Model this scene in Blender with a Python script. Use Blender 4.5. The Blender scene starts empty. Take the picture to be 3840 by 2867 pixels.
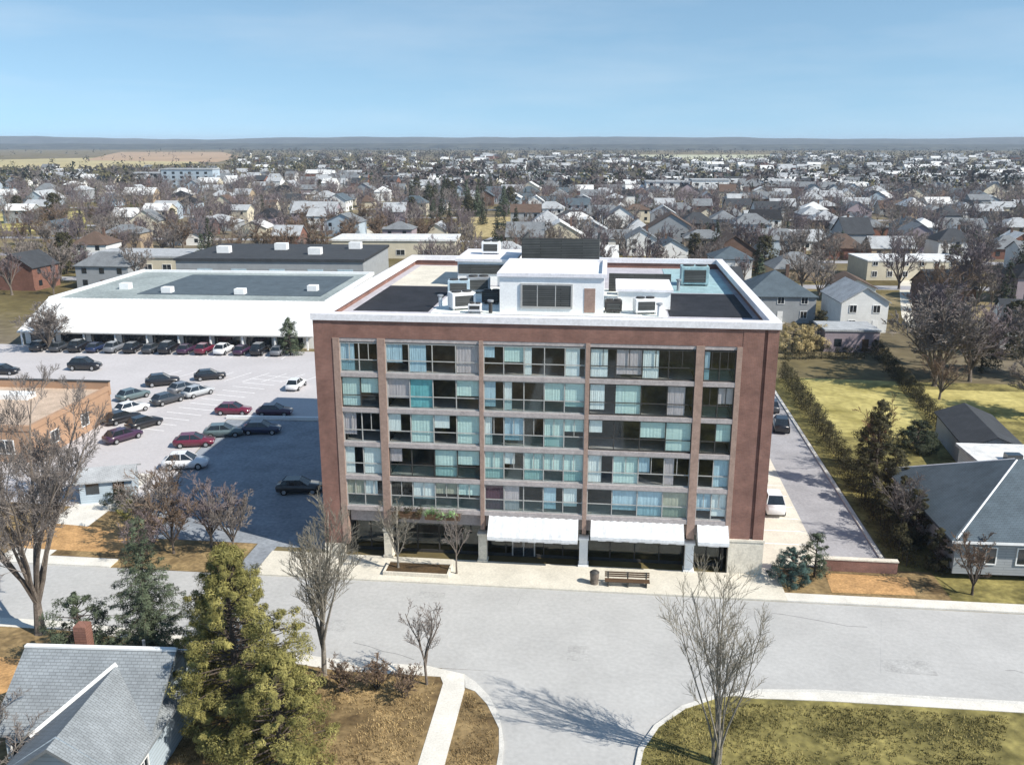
import bpy, math, random
from mathutils import Vector, Matrix

R = math.radians
scene = bpy.context.scene
COL = scene.collection
rng = random.Random(7)

# ------------------------------------------------------------------ helpers
class MB:
    """collects faces and builds ONE mesh object"""
    def __init__(s):
        s.v = []; s.f = []; s.m = []
    def face(s, pts, m=0):
        n = len(s.v); s.v.extend([tuple(p) for p in pts]); s.f.append(tuple(range(n, n + len(pts)))); s.m.append(m)
    def box(s, x0, y0, z0, x1, y1, z1, m=0, skip=''):
        n = len(s.v)
        s.v += [(x0,y0,z0),(x1,y0,z0),(x1,y1,z0),(x0,y1,z0),(x0,y0,z1),(x1,y0,z1),(x1,y1,z1),(x0,y1,z1)]
        for k, q in (('b',(3,2,1,0)),('t',(4,5,6,7)),('f',(0,1,5,4)),('r',(1,2,6,5)),('k',(2,3,7,6)),('l',(3,0,4,7))):
            if k not in skip:
                s.f.append(tuple(n+i for i in q)); s.m.append(m)
    def prism(s, poly, z0, z1, m=0):
        n = len(s.v); k = len(poly)
        s.v += [(x,y,z0) for x,y in poly] + [(x,y,z1) for x,y in poly]
        s.f.append(tuple(n+k+i for i in range(k))); s.m.append(m)
        for i in range(k):
            j = (i+1) % k
            s.f.append((n+i, n+j, n+k+j, n+k+i)); s.m.append(m)
    def tube(s, a, b, r0, r1, n=5, m=0, cap=False):
        a = Vector(a); b = Vector(b); d = (b-a)
        if d.length < 1e-6: return
        d.normalize()
        u = d.orthogonal().normalized(); w = d.cross(u)
        i0 = len(s.v)
        for (c, r) in ((a, r0), (b, r1)):
            for k in range(n):
                t = 2*math.pi*k/n
                s.v.append(tuple(c + u*(r*math.cos(t)) + w*(r*math.sin(t))))
        for k in range(n):
            j = (k+1) % n
            s.f.append((i0+k, i0+j, i0+n+j, i0+n+k)); s.m.append(m)
        if cap:
            s.f.append(tuple(i0+n+k for k in range(n))); s.m.append(m)
            s.f.append(tuple(i0+n-1-k for k in range(n))); s.m.append(m)
    def cyl(s, c, r, h, n=16, m=0, axis='z'):
        c = Vector(c)
        d = {'z':Vector((0,0,h)),'x':Vector((h,0,0)),'y':Vector((0,h,0))}[axis]
        s.tube(c, c+d, r, r, n, m, True)
    def mesh(s, name, mats, smooth=False):
        me = bpy.data.meshes.new(name)
        me.from_pydata(s.v, [], s.f)
        for mt in (mats if isinstance(mats, (list, tuple)) else [mats]): me.materials.append(mt)
        me.polygons.foreach_set('material_index', s.m)
        if smooth: me.polygons.foreach_set('use_smooth', [True]*len(s.f))
        me.update()
        return me
    def build(s, name, mats, parent=None, loc=None, rz=0, smooth=False, bevel=0):
        o = bpy.data.objects.new(name, s.mesh(name, mats, smooth)); COL.objects.link(o)
        if parent: o.parent = parent
        if loc: o.location = loc
        o.rotation_euler.z = rz
        if bevel:
            w = o.modifiers.new('weld', 'WELD'); w.merge_threshold = 0.0005
            b = o.modifiers.new('bevel', 'BEVEL'); b.width = bevel; b.segments = 2; b.limit_method = 'ANGLE'
        return o

def tag(o, label=None, cat=None, group=None, kind=None):
    if label: o['label'] = label
    if cat: o['category'] = cat
    if group: o['group'] = group
    if kind: o['kind'] = kind
    return o
def thing(name, label, cat, loc=(0,0,0), rz=0, group=None):
    o = bpy.data.objects.new(name, None); COL.objects.link(o)
    o.empty_display_size = .2
    o.location = loc; o.rotation_euler = (0,0,rz)
    return tag(o, label, cat, group)
def copy_tree(o, parent=None):
    c = o.copy(); COL.objects.link(c)
    if parent: c.parent = parent
    for ch in list(o.children): copy_tree(ch, c)
    return c

# ------------------------------------------------------------------ materials
def newmat(name):
    m = bpy.data.materials.new(name); m.use_nodes = True
    return m, m.node_tree, m.node_tree.nodes['Principled BSDF']
def mat(name, c, rough=.8, amt=.18, scale=1.2, c2=None, scale2=None, metal=0, spec=.3, stretch=None, bump=0, detail=5):
    """plain material: base colour varied by two octaves of noise"""
    m, nt, bs = newmat(name)
    N = nt.nodes; L = nt.links
    tc = N.new('ShaderNodeTexCoord')
    src = tc.outputs['Object']
    if stretch:
        mp = N.new('ShaderNodeMapping'); mp.inputs['Scale'].default_value = stretch
        L.new(src, mp.inputs['Vector']); src = mp.outputs['Vector']
    n1 = N.new('ShaderNodeTexNoise'); n1.inputs['Scale'].default_value = scale; n1.inputs['Detail'].default_value = detail
    n1.inputs['Roughness'].default_value = .62
    L.new(src, n1.inputs['Vector'])
    rp = N.new('ShaderNodeValToRGB')
    a = [max(0, x*(1-amt)) for x in c]; b = [min(1, x*(1+amt)) for x in (c2 or c)]
    rp.color_ramp.elements[0].position = .34; rp.color_ramp.elements[0].color = (*a, 1)
    rp.color_ramp.elements[1].position = .66; rp.color_ramp.elements[1].color = (*b, 1)
    L.new(n1.outputs['Fac'], rp.inputs['Fac'])
    out = rp.outputs['Color']
    if scale2:
        n2 = N.new('ShaderNodeTexNoise'); n2.inputs['Scale'].default_value = scale2; n2.inputs['Detail'].default_value = 3
        L.new(src, n2.inputs['Vector'])
        mr = N.new('ShaderNodeMapRange'); mr.inputs['From Min'].default_value = .3; mr.inputs['From Max'].default_value = .7
        mr.inputs['To Min'].default_value = 1-amt; mr.inputs['To Max'].default_value = 1+amt
        L.new(n2.outputs['Fac'], mr.inputs['Value'])
        mx = N.new('ShaderNodeVectorMath'); mx.operation = 'SCALE'
        L.new(out, mx.inputs[0]); L.new(mr.outputs['Result'], mx.inputs['Scale']); out = mx.outputs['Vector']
    L.new(out, bs.inputs['Base Color'])
    bs.inputs['Roughness'].default_value = rough; bs.inputs['Metallic'].default_value = metal
    bs.inputs['Specular IOR Level'].default_value = spec
    if bump:
        bp = N.new('ShaderNodeBump'); bp.inputs['Strength'].default_value = bump; bp.inputs['Distance'].default_value = .05
        L.new(n1.outputs['Fac'], bp.inputs['Height']); L.new(bp.outputs['Normal'], bs.inputs['Normal'])
    return m
def lined(name, c, c2, su, sv, mode='xz', rough=.8, amt=.15, mortar=None, bw=.5, rh=.25):
    """brick / shingle / siding courses plus noise"""
    m, nt, bs = newmat(name); N = nt.nodes; L = nt.links
    tc = N.new('ShaderNodeTexCoord'); sep = N.new('ShaderNodeSeparateXYZ'); cb = N.new('ShaderNodeCombineXYZ')
    L.new(tc.outputs['Object'], sep.inputs[0])
    ad = N.new('ShaderNodeMath'); ad.operation = 'ADD'
    L.new(sep.outputs['X'], ad.inputs[0])
    if mode == 'xz':
        L.new(sep.outputs['Y'], ad.inputs[1]); L.new(sep.outputs['Z'], cb.inputs['Y'])
    else:
        ad.inputs[1].default_value = 0; L.new(sep.outputs['Y'], cb.inputs['Y'])
    L.new(ad.outputs[0], cb.inputs['X'])
    br = N.new('ShaderNodeTexBrick'); br.inputs['Scale'].default_value = 1
    br.inputs['Brick Width'].default_value = su; br.inputs['Row Height'].default_value = sv
    br.inputs['Mortar Size'].default_value = sv*.12
    br.inputs['Color1'].default_value = (*c, 1); br.inputs['Color2'].default_value = (*c2, 1)
    br.inputs['Mortar'].default_value = (*(mortar or [x*.6 for x in c]), 1)
    L.new(cb.outputs[0], br.inputs['Vector'])
    n2 = N.new('ShaderNodeTexNoise'); n2.inputs['Scale'].default_value = .55; n2.inputs['Detail'].default_value = 6
    n2.inputs['Roughness'].default_value = .7
    L.new(tc.outputs['Object'], n2.inputs['Vector'])
    mr = N.new('ShaderNodeMapRange'); mr.inputs['From Min'].default_value = .3; mr.inputs['From Max'].default_value = .7
    mr.inputs['To Min'].default_value = 1-amt; mr.inputs['To Max'].default_value = 1+amt
    L.new(n2.outputs['Fac'], mr.inputs['Value'])
    mx = N.new('ShaderNodeVectorMath'); mx.operation = 'SCALE'
    L.new(br.outputs['Color'], mx.inputs[0]); L.new(mr.outputs['Result'], mx.inputs['Scale'])
    L.new(mx.outputs['Vector'], bs.inputs['Base Color'])
    bs.inputs['Roughness'].default_value = rough; bs.inputs['Specular IOR Level'].default_value = .25
    return m
def glassmat(name, tint, opaque=.35, dark=(.01,.014,.018)):
    """window pane: see-through with mirror-like reflection"""
    m, nt, bs = newmat(name); N = nt.nodes; L = nt.links
    tr = N.new('ShaderNodeBsdfTransparent'); tr.inputs['Color'].default_value = (*tint, 1)
    gl = N.new('ShaderNodeBsdfGlossy'); gl.inputs['Roughness'].default_value = .04; gl.inputs['Color'].default_value = (.85,.92,.95,1)
    lw = N.new('ShaderNodeLayerWeight'); pw = N.new('ShaderNodeMath'); pw.operation = 'POWER'; pw.inputs[1].default_value = 3.5
    lw.inputs['Blend'].default_value = .5; L.new(lw.outputs['Facing'], pw.inputs[0])
    fr = N.new('ShaderNodeMapRange'); fr.inputs['To Min'].default_value = .07; fr.inputs['To Max'].default_value = .85; L.new(pw.outputs[0], fr.inputs['Value'])
    mx = N.new('ShaderNodeMixShader'); L.new(fr.outputs[0], mx.inputs[0]); L.new(tr.outputs[0], mx.inputs[1]); L.new(gl.outputs[0], mx.inputs[2])
    df = N.new('ShaderNodeBsdfDiffuse'); df.inputs['Color'].default_value = (*dark, 1)
    m2 = N.new('ShaderNodeMixShader'); m2.inputs[0].default_value = opaque
    L.new(mx.outputs[0], m2.inputs[1]); L.new(df.outputs[0], m2.inputs[2])
    L.new(m2.outputs[0], N['Material Output'].inputs['Surface'])
    return m
def leafmat(name, c, c2, scale=.9, trans=.25):
    m = mat(name, c, .75, .3, scale, c2, scale*5)
    bs = m.node_tree.nodes['Principled BSDF']
    bs.inputs['Specular IOR Level'].default_value = .25
    return m

M = {}
M['brick'] = lined('brick_dusty_rose', (.235,.112,.084), (.18,.085,.065), .24, .076, amt=.3, mortar=(.25,.18,.16))
M['stone'] = mat('cream_stone', (.62,.58,.50), .8, .12, 2, scale2=9)
M['pilaster'] = mat('rosy_buff_pilaster', (.32,.225,.185), .8, .12, 1.5, scale2=7)
M['slab'] = mat('mauve_concrete', (.38,.345,.34), .8, .14, 1.5, scale2=8)
M['coping'] = mat('white_coping', (.74,.73,.76), .55, .08, 1.2, scale2=6)
M['white'] = mat('white_paint', (.80,.81,.81), .5, .05, 1.0, scale2=7)
M['frontroof'] = mat('white_standing_seam_metal', (.66,.67,.67), .5, .06, .25, scale2=2, stretch=(1,.2,1))
M['whitewall'] = lined('white_metal_cladding', (.84,.85,.84), (.80,.81,.81), 1.0, 6.0, amt=.05, mortar=(.70,.71,.71))
M['membrane'] = mat('black_roof_membrane', (.018,.019,.024), .75, .35, .8, scale2=5)
M['gravel'] = mat('pale_roof_gravel', (.72,.76,.73), .9, .15, 1.5, scale2=12)
M['lavroof'] = mat('lavender_grey_roof', (.42,.41,.45), .85, .12, .7, scale2=9)
M['storeroof'] = mat('grey_green_roof', (.27,.31,.31), .85, .18, .12, scale2=1.6)
M['paleblue'] = mat('pale_blue_metal', (.40,.52,.60), .6, .12, 1, scale2=6)
M['teal'] = mat('pale_teal_panel', (.30,.44,.47), .5, .15, 1, scale2=5)
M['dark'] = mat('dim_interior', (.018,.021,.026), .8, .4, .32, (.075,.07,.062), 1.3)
M['frame'] = mat('dark_bronze_frame', (.05,.048,.046), .5, .1, 2)
M['lightframe'] = mat('grey_window_frame', (.38,.38,.37), .5, .1, 2)
M['louvre'] = lined('dark_louvre', (.06,.065,.065), (.09,.095,.095), 4, .16, amt=.2, mortar=(.02,.02,.02))
M['glass'] = glassmat('window_glass', (.90,.96,.95), .03)
M['railglass'] = glassmat('teal_spandrel_glass', (.74,.88,.88), .18, (.07,.13,.135))
M['darkglass'] = mat('dark_glass', (.018,.024,.03), .08, .3, .5, spec=.8)
M['c_white'] = mat('white_curtain', (.86,.88,.88), .9, .1, 3, stretch=(6,1,1))
M['c_mint'] = mat('mint_blind', (.66,.80,.77), .9, .1, 2, stretch=(1,1,8))
M['c_teal'] = mat('teal_blind', (.20,.50,.54), .8, .15, 2)
M['c_blue'] = mat('pale_blue_curtain', (.52,.66,.76), .9, .12, 2, stretch=(5,1,1))
M['c_pink'] = mat('pinkish_curtain', (.62,.52,.54), .9, .12, 2, stretch=(5,1,1))
M['c_maroon'] = mat('maroon_curtain', (.10,.03,.06), .9, .15, 2, stretch=(5,1,1))
M['c_tan'] = mat('tan_blind', (.50,.47,.38), .9, .12, 2)
M['awning'] = mat('white_awning_fabric', (.66,.68,.70), .8, .10, 1.2, scale2=5)
# ground stuffs
M['concrete'] = mat('cream_concrete', (.58,.55,.475), .9, .10, .5, scale2=6)
M['walk'] = mat('pale_sidewalk', (.62,.60,.55), .9, .10, .6, scale2=8)
M['kerb'] = mat('pale_kerb', (.55,.54,.51), .9, .1, 1, scale2=8)
M['road'] = mat('salt_bleached_asphalt', (.405,.405,.40), .9, .07, .22, scale2=3.5, detail=10)
M['sideroad'] = M['road']
M['lot'] = mat('pale_parking_asphalt', (.45,.435,.445), .9, .06, .12, scale2=2.5)
M['pad'] = mat('shade_toned_asphalt', (.24,.265,.30), .85, .18, .3, scale2=3)  # blue-grey base with the apartment block's shade put into the colour
M['drive'] = mat('grey_driveway', (.31,.31,.33), .9, .12, .3, scale2=4)
M['patch'] = mat('asphalt_patch', (.375,.375,.37), .9, .14, .8, scale2=6)
M['tar'] = mat('tar_seam', (.20,.20,.20), .7, .2, 3)
M['paint'] = mat('worn_white_paint', (.80,.80,.80), .8, .15, 3, scale2=20)
M['lawn_brown'] = mat('dormant_brown_grass', (.135,.09,.042), .95, .3, .35, (.25,.18,.088), 3)
M['lawn_olive'] = mat('olive_grass', (.105,.094,.028), .95, .3, .35, (.215,.185,.065), 2.2)
M['lawn_yellow'] = mat('yellow_green_lawn', (.25,.215,.055), .95, .22, .08, (.46,.40,.16), 1.2)
M['mulch'] = mat('brown_mulch', (.07,.045,.022), .95, .3, 2, scale2=10)
M['orange_soil'] = mat('orange_tan_dry_bank', (.42,.25,.11), .95, .25, .8, scale2=6)
M['bark'] = mat('grey_brown_bark', (.15,.125,.105), .95, .3, 3, scale2=14)
M['bark_pale'] = mat('pale_bark', (.22,.20,.17), .95, .25, 3, scale2=14)
M['bark_dark'] = mat('dark_bark', (.075,.06,.05), .95, .3, 3, scale2=14)
M['twig_grey'] = mat('grey_twigs', (.20,.175,.16), .95, .2, .3)
M['twig_brown'] = mat('brown_twigs', (.17,.12,.085), .95, .2, .3)
M['twig_purple'] = mat('mauve_twigs', (.17,.14,.145), .95, .2, .3)
M['twig_pale'] = mat('pale_olive_twigs', (.22,.20,.16), .95, .2, .5)
M['twig_red'] = mat('russet_twigs', (.15,.07,.045), .95, .25, .4)
M['leaf_olive'] = leafmat('olive_cedar_leaves', (.070,.072,.016), (.25,.225,.075), .9)
M['leaf_dark'] = leafmat('dark_spruce_needles', (.028,.040,.022), (.095,.12,.075), .8)
M['leaf_black'] = leafmat('blackish_fir_needles', (.014,.020,.012), (.045,.055,.03), .5)
M['leaf_teal'] = leafmat('blue_green_juniper', (.012,.03,.027), (.055,.10,.088), 1.5)
M['leaf_hedge'] = leafmat('dark_hedge_leaves', (.020,.020,.010), (.060,.055,.025), .6)
M['leaf_green'] = leafmat('bright_green_leaves', (.05,.11,.035), (.22,.36,.16), 1.5)
M['leaf_tan'] = leafmat('straw_coloured_leaves', (.22,.17,.07), (.42,.34,.17), .6)
M['grassblade'] = mat('grass_blades', (.11,.10,.03), .95, .35, .4, (.29,.245,.10), 2)
M['grassbrown'] = mat('dry_grass_blades', (.19,.125,.055), .95, .35, .3, (.38,.28,.14), 2)
# roofs and walls of houses
ROOF = {'light slate':(.25,.275,.295),'charcoal':(.055,.060,.068),'grey':(.20,.215,.23),'pale grey':(.42,.44,.46),'blue grey':(.095,.125,.15),'brown':(.13,.09,.07),'white':(.72,.73,.73),'rust':(.20,.085,.06),'black':(.025,.026,.03)}
WALL = {'white':(.78,.79,.78),'cream':(.62,.57,.45),'grey':(.32,.34,.36),'red brick':(.24,.12,.09),'tan':(.38,.30,.21),'pale blue':(.42,.50,.57),'brown brick':(.17,.11,.085),'mauve':(.33,.28,.31)}
RM = {k: lined('roof_'+k.replace(' ','_'), v, [x*.86 for x in v], .33, .15, 'xy', .9, .22) for k, v in ROOF.items()}
WM = {k: (lined('wall_'+k.replace(' ','_'), v, [x*.8 for x in v], .4, .14, 'xz', .85, .2) if 'brick' in k else lined('wall_'+k.replace(' ','_'), v, [x*.95 for x in v], 8, .22, 'xz', .7, .1, [x*.75 for x in v])) for k, v in WALL.items()}
M['trim'] = mat('white_trim', (.76,.77,.77), .5, .06, 2)
M['tyre'] = mat('black_tyre', (.015,.015,.016), .85, .2, 6)
M['rim'] = mat('silver_rim', (.5,.51,.52), .35, .1, 5, metal=.8)
M['lamp'] = mat('clear_headlight', (.75,.76,.78), .15, .05, 5, spec=.6)
M['redlamp'] = mat('red_taillight', (.30,.015,.015), .2, .1, 5, spec=.6)
M['chrome'] = mat('galvanised_metal', (.45,.46,.47), .4, .1, 4, metal=.6)
M['wood'] = mat('brown_wood', (.10,.06,.035), .7, .25, 2, stretch=(1,8,8))
def carpaint(name, c):
    m = mat(name, c, .28, .06, 3, spec=.5)
    m.node_tree.nodes['Principled BSDF'].inputs['Coat Weight'].default_value = .6
    return m
CP = {'black':carpaint('black_car_paint',(.012,.012,.015)),'white':carpaint('white_car_paint',(.75,.76,.78)),'maroon':carpaint('maroon_car_paint',(.13,.015,.035)),
      'teal grey':carpaint('teal_grey_car_paint',(.10,.14,.15)),'silver':carpaint('silver_car_paint',(.38,.40,.42)),'navy':carpaint('navy_car_paint',(.015,.025,.07)),
      'charcoal':carpaint('charcoal_car_paint',(.045,.048,.055)),'grey':carpaint('grey_car_paint',(.16,.17,.19)),'plum':carpaint('plum_car_paint',(.05,.02,.05)),'beige':carpaint('beige_car_paint',(.45,.40,.32))}

# ------------------------------------------------------------------ camera, light, air
CAMX, CAMY, CAMZ = 22.43, -65.21, 32.95
cam = bpy.data.cameras.new('camera'); co = bpy.data.objects.new('camera', cam); COL.objects.link(co)
cam.sensor_width = 36; cam.lens = 36*889.45/1024; cam.clip_end = 30000; cam.clip_start = .5
co.location = (CAMX, CAMY, CAMZ)
co.rotation_euler = (R(90-15.172), 0, .107)
scene.camera = co
AZ, EL = R(112), R(42)
sd = Vector((math.sin(AZ)*math.cos(EL), math.cos(AZ)*math.cos(EL), math.sin(EL)))
sun = bpy.data.lights.new('sun', 'SUN'); sun.energy = 5.0; sun.angle = R(.5); sun.color = (1,.93,.82)
so = bpy.data.objects.new('sun', sun); COL.objects.link(so)
so.rotation_euler = (-sd).to_track_quat('-Z', 'Y').to_euler(); so.location = (80,-90,90)
W = bpy.data.worlds.new('World'); scene.world = W; W.use_nodes = True
nt = W.node_tree
sky = nt.nodes.new('ShaderNodeTexSky'); sky.sky_type = 'NISHITA'; sky.sun_disc = False
sky.sun_elevation = EL; sky.sun_rotation = AZ; sky.altitude = 200; sky.air_density = 1.05; sky.dust_density = 0; sky.ozone_density = .9
tcw = nt.nodes.new('ShaderNodeTexCoord'); lift = nt.nodes.new('ShaderNodeVectorMath'); lift.operation = 'ADD'
lift.inputs[1].default_value = (0,0,.18)                   # clear dry air: the pale band hugs the horizon
nrm = nt.nodes.new('ShaderNodeVectorMath'); nrm.operation = 'NORMALIZE'
nt.links.new(tcw.outputs['Generated'], lift.inputs[0]); nt.links.new(lift.outputs[0], nrm.inputs[0]); nt.links.new(nrm.outputs[0], sky.inputs['Vector'])
cmap = nt.nodes.new('ShaderNodeMapping'); cmap.inputs['Scale'].default_value = (2.2,2.2,13); nt.links.new(tcw.outputs['Generated'], cmap.inputs['Vector'])
cn_ = nt.nodes.new('ShaderNodeTexNoise'); cn_.inputs['Scale'].default_value = 1.6; cn_.inputs['Detail'].default_value = 7; cn_.inputs['Roughness'].default_value = .55
crp = nt.nodes.new('ShaderNodeMapRange'); crp.inputs['From Min'].default_value = .45; crp.inputs['From Max'].default_value = .8; crp.inputs['To Max'].default_value = .22
cmx = nt.nodes.new('ShaderNodeMix'); cmx.data_type = 'RGBA'; cmx.inputs[7].default_value = (5.2,5.6,6.0,1)
nt.links.new(cmap.outputs[0], cn_.inputs['Vector']); nt.links.new(cn_.outputs['Fac'], crp.inputs['Value']); nt.links.new(crp.outputs[0], cmx.inputs['Factor'])
tint = nt.nodes.new('ShaderNodeVectorMath'); tint.operation = 'MULTIPLY'; tint.inputs[1].default_value = (.93,1.03,.97)
nt.links.new(sky.outputs[0], tint.inputs[0]); nt.links.new(tint.outputs[0], cmx.inputs[6]); nt.links.new(cmx.outputs[2], nt.nodes['Background'].inputs['Color'])
nt.nodes['Background'].inputs['Strength'].default_value = .127
vs = scene.view_settings
vs.view_transform = 'Standard'; vs.look = 'None'; vs.exposure = .45; vs.gamma = 1
scene.cycles.max_bounces = 6; scene.cycles.transparent_max_bounces = 12
scene.cycles.use_denoising = True

def G(px, py, z=0.0):
    """point at height z under a spot measured on the photograph (2213 px wide copy)"""
    f = 889.45; th = R(15.172); k = 1024/2213
    u = (px*k-512)/f; v = (py*k-382)/f
    fw = math.cos(th)-v*math.sin(th); dn = math.sin(th)+v*math.cos(th)
    t = (CAMZ-z)/dn; c, s = math.cos(-.107), math.sin(-.107)
    return (CAMX + t*(c*u+s*fw), CAMY + t*(-s*u+c*fw))
def inview(x, y, pad=1.03):
    dx, dy = x-CAMX, y-CAMY; c, s = math.cos(.107), math.sin(.107)
    X = c*dx+s*dy; Y = -s*dx+c*dy
    return Y > 5 and abs(X)/Y < .5757*pad/.985

# ------------------------------------------------------------------ setting: ground, roads, lots
def noise2(x, y, s):
    return (math.sin(x*s*1.3+1.7)+math.sin(y*s*1.1+.4)+math.sin((x+y)*s*.7+2.1)+math.sin((x-y)*s*.9))*.25
def ground():
    m, nt_, bs = newmat('town_ground'); N = nt_.nodes; L = nt_.links
    tc = N.new('ShaderNodeTexCoord')
    def nz(sc, det=5):
        n = N.new('ShaderNodeTexNoise'); n.inputs['Scale'].default_value = sc; n.inputs['Detail'].default_value = det
        L.new(tc.outputs['Object'], n.inputs['Vector']); return n
    a = nz(.035); b = nz(.011); c = nz(.5)
    r1 = N.new('ShaderNodeValToRGB'); e = r1.color_ramp.elements
    e[0].position = .35; e[0].color = (.095,.075,.035,1); e[1].position = .62; e[1].color = (.22,.18,.105,1)
    x = e.new(.5); x.color = (.14,.115,.052,1)
    L.new(a.outputs['Fac'], r1.inputs['Fac'])
    r2 = N.new('ShaderNodeValToRGB'); r2.color_ramp.elements[0].position = .45; r2.color_ramp.elements[1].position = .6
    L.new(b.outputs['Fac'], r2.inputs['Fac'])
    mx = N.new('ShaderNodeMix'); mx.data_type = 'RGBA'
    L.new(r2.outputs['Color'], mx.inputs['Factor']); L.new(r1.outputs['Color'], mx.inputs[6]); mx.inputs[7].default_value = (.165,.14,.10,1)
    mr = N.new('ShaderNodeMapRange'); mr.inputs['From Min'].default_value=.3; mr.inputs['From Max'].default_value=.7; mr.inputs['To Min'].default_value=.75; mr.inputs['To Max'].default_value=1.25
    L.new(c.outputs['Fac'], mr.inputs['Value'])
    sc = N.new('ShaderNodeVectorMath'); sc.operation = 'SCALE'
    L.new(mx.outputs[2], sc.inputs[0]); L.new(mr.outputs[0], sc.inputs['Scale']); L.new(sc.outputs[0], bs.inputs['Base Color'])
    bs.inputs['Roughness'].default_value = .95; bs.inputs['Specular IOR Level'].default_value = .1
    g = MB(); g.face([(-9000,-300,0),(9000,-300,0),(9000,9000,0),(-9000,9000,0)])
    tag(g.build('ground', m), kind='structure')
ground()
def sheet(name, poly, z, m):
    b = MB(); b.face([(x,y,z) for x,y in poly]); return tag(b.build(name, m), kind='structure')
def raised(name, poly, z0, z1, m):
    b = MB(); b.prism(poly, z0, z1); return tag(b.build(name, m), kind='structure')
def arc(cx, cy, r, a0, a1, n=10):
    return [(cx+r*math.cos(R(a0+(a1-a0)*i/n)), cy+r*math.sin(R(a0+(a1-a0)*i/n))) for i in range(n+1)]

sheet('road', [(-140,-12.3),(-14,-12.5),(-4,-13.7),(6,-15.2),(140,-14.6),(140,-3.9),(-140,-4.3)], .012, M['road'])
sheet('side_road', [(12.5,-15.2),(12.5,-70),(38,-70),(38,-14.9)], .008, M['sideroad'])
# plaza and sidewalk on the far side of the road
raised('plaza', [(-4.6,-4.15),(36.4,-4.0),(36.4,-.02),(-4.6,-.02)], 0, .14, M['concrete'])
raised('sidewalk', [(36.4,-4.0),(140,-3.7),(140,-2.5),(36.4,-2.8)], 0, .14, M['walk'])
raised('sidewalk', [(-140,-4.35),(-16.5,-4.2),(-16.5,-2.9),(-140,-3.0)], 0, .14, M['walk'])
# lawn left of the side street, its sidewalk and the verge
raised('lawn', [(-140,-13.4),(-14,-13.6),(-4,-14.8),(6,-16.35),(12.6,-16.3),(12.9,-17),(12.9,-70),(-140,-70)], 0, .11, M['lawn_brown'])
raised('sidewalk', [(-140,-12.3),(-14,-12.5),(-4,-13.7),(6,-15.2),(11.6,-15.2),(14.1,-15.9),(14.35,-17.5),(14.35,-70),(12.9,-70),(12.9,-17),(12.6,-16.3),(6,-16.35),(-4,-14.8),(-14,-13.6),(-140,-13.4)], 0, .14, M['walk'])
raised('verge', [(14.35,-70),(14.35,-17.3),(15.0,-17.6),(15.9,-18.8),(16.9,-21),(17.15,-23),(17.15,-70)], 0, .11, M['lawn_brown'])
b = MB(); b.prism([(14.35,-17.28),(14.1,-15.9),(14.9,-16.6),(15.9,-17.9),(16.8,-19.8),(17.35,-22.2),(17.45,-24),(17.45,-70),(17.17,-70),(17.17,-23),(16.92,-21),(15.92,-18.8),(15.02,-17.6)], 0, .13)
tag(b.build('kerb', M['kerb']), kind='structure')
rc = [(24.5,-70),(24.5,-24.5),(24.9,-21.9),(25.9,-19.7),(27.6,-17.7),(29.9,-16.3),(32.5,-15.5),(36,-15.15),(140,-14.55)]
inner = [(24.8,-70),(24.8,-24.5),(25.2,-22),(26.15,-19.9),(27.8,-18.0),(30.0,-16.6),(32.6,-15.8),(36,-15.45),(140,-14.85)]
b = MB(); b.prism(rc+inner[::-1], 0, .13); tag(b.build('kerb', M['kerb']), kind='structure')
w2 = [(31.0,-16.35),(32.6,-15.82),(36.0,-15.46),(140,-14.86),(140,-15.7),(36.5,-16.3),(33.5,-16.42),(32.0,-16.5)]
raised('sidewalk', w2, 0, .14, M['walk'])
raised('lawn', inner[:6]+[(31.0,-16.37),(32.0,-16.52),(33.5,-16.44),(36.5,-16.32),(140,-15.72),(140,-70)], 0, .11, M['lawn_olive'])
# lots
sheet('parking_lot', [(-140,-2.9),(-16.5,-2.9),(-18.2,2.2),(-21.6,20),(-23.5,34.8),(-6,35.6),(-6,71),(-140,71)], .012, M['lot'])
sheet('shade_toned_asphalt', [(-6.4,-4.1),(-4.6,-4.1),(-4.6,1.0),(-.02,1.0),(-.02,35.6),(-23.4,34.6),(-21.5,20),(-18.2,1.4),(-6.4,1.4)], .018, M['pad'])  # darker sheet painted in to deepen and widen the apartment block's shadow
raised('kerb', [(-23.6,34.75),(0,35.75),(0,36.05),(-23.6,35.05)], 0, .45, M['white'])
sheet('driveway', [(35.2,-2.8),(40.4,-2.8),(40.4,58),(35.2,58)], .012, M['concrete'])
sheet('grey_driveway', [(40.4,2.2),(45.2,2.2),(45.4,60),(40.4,60)], .012, M['drive'])
raised('kerb', [(45.2,2.2),(45.55,2.2),(45.75,60),(45.4,60)], 0, .14, M['kerb'])
sheet('lawn', [(45.8,-2.5),(140,-2.4),(140,62),(45.9,62)], .010, M['lawn_olive'])
sheet('lawn', [(49.5,36),(60.5,36),(63.5,62),(50.2,62.5)], .016, M['lawn_yellow'])
sheet('lawn', [(36.4,-2.75),(48.6,-2.5),(48.6,2.0),(36.4,2.0)], .020, M['lawn_brown'])
sheet('dry_bank', [(40.0,-2.2),(46.2,-2.0),(46.4,.9),(40.2,1.0)], .030, M['orange_soil'])
sheet('lawn', [(62,44),(88,44),(84,58),(66,58)], .020, M['lawn_yellow'])
sheet('lane', [(76.5,92),(81,92),(84,110),(110,190),(102,190),(79.5,112)], .018, M['concrete'])
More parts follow.
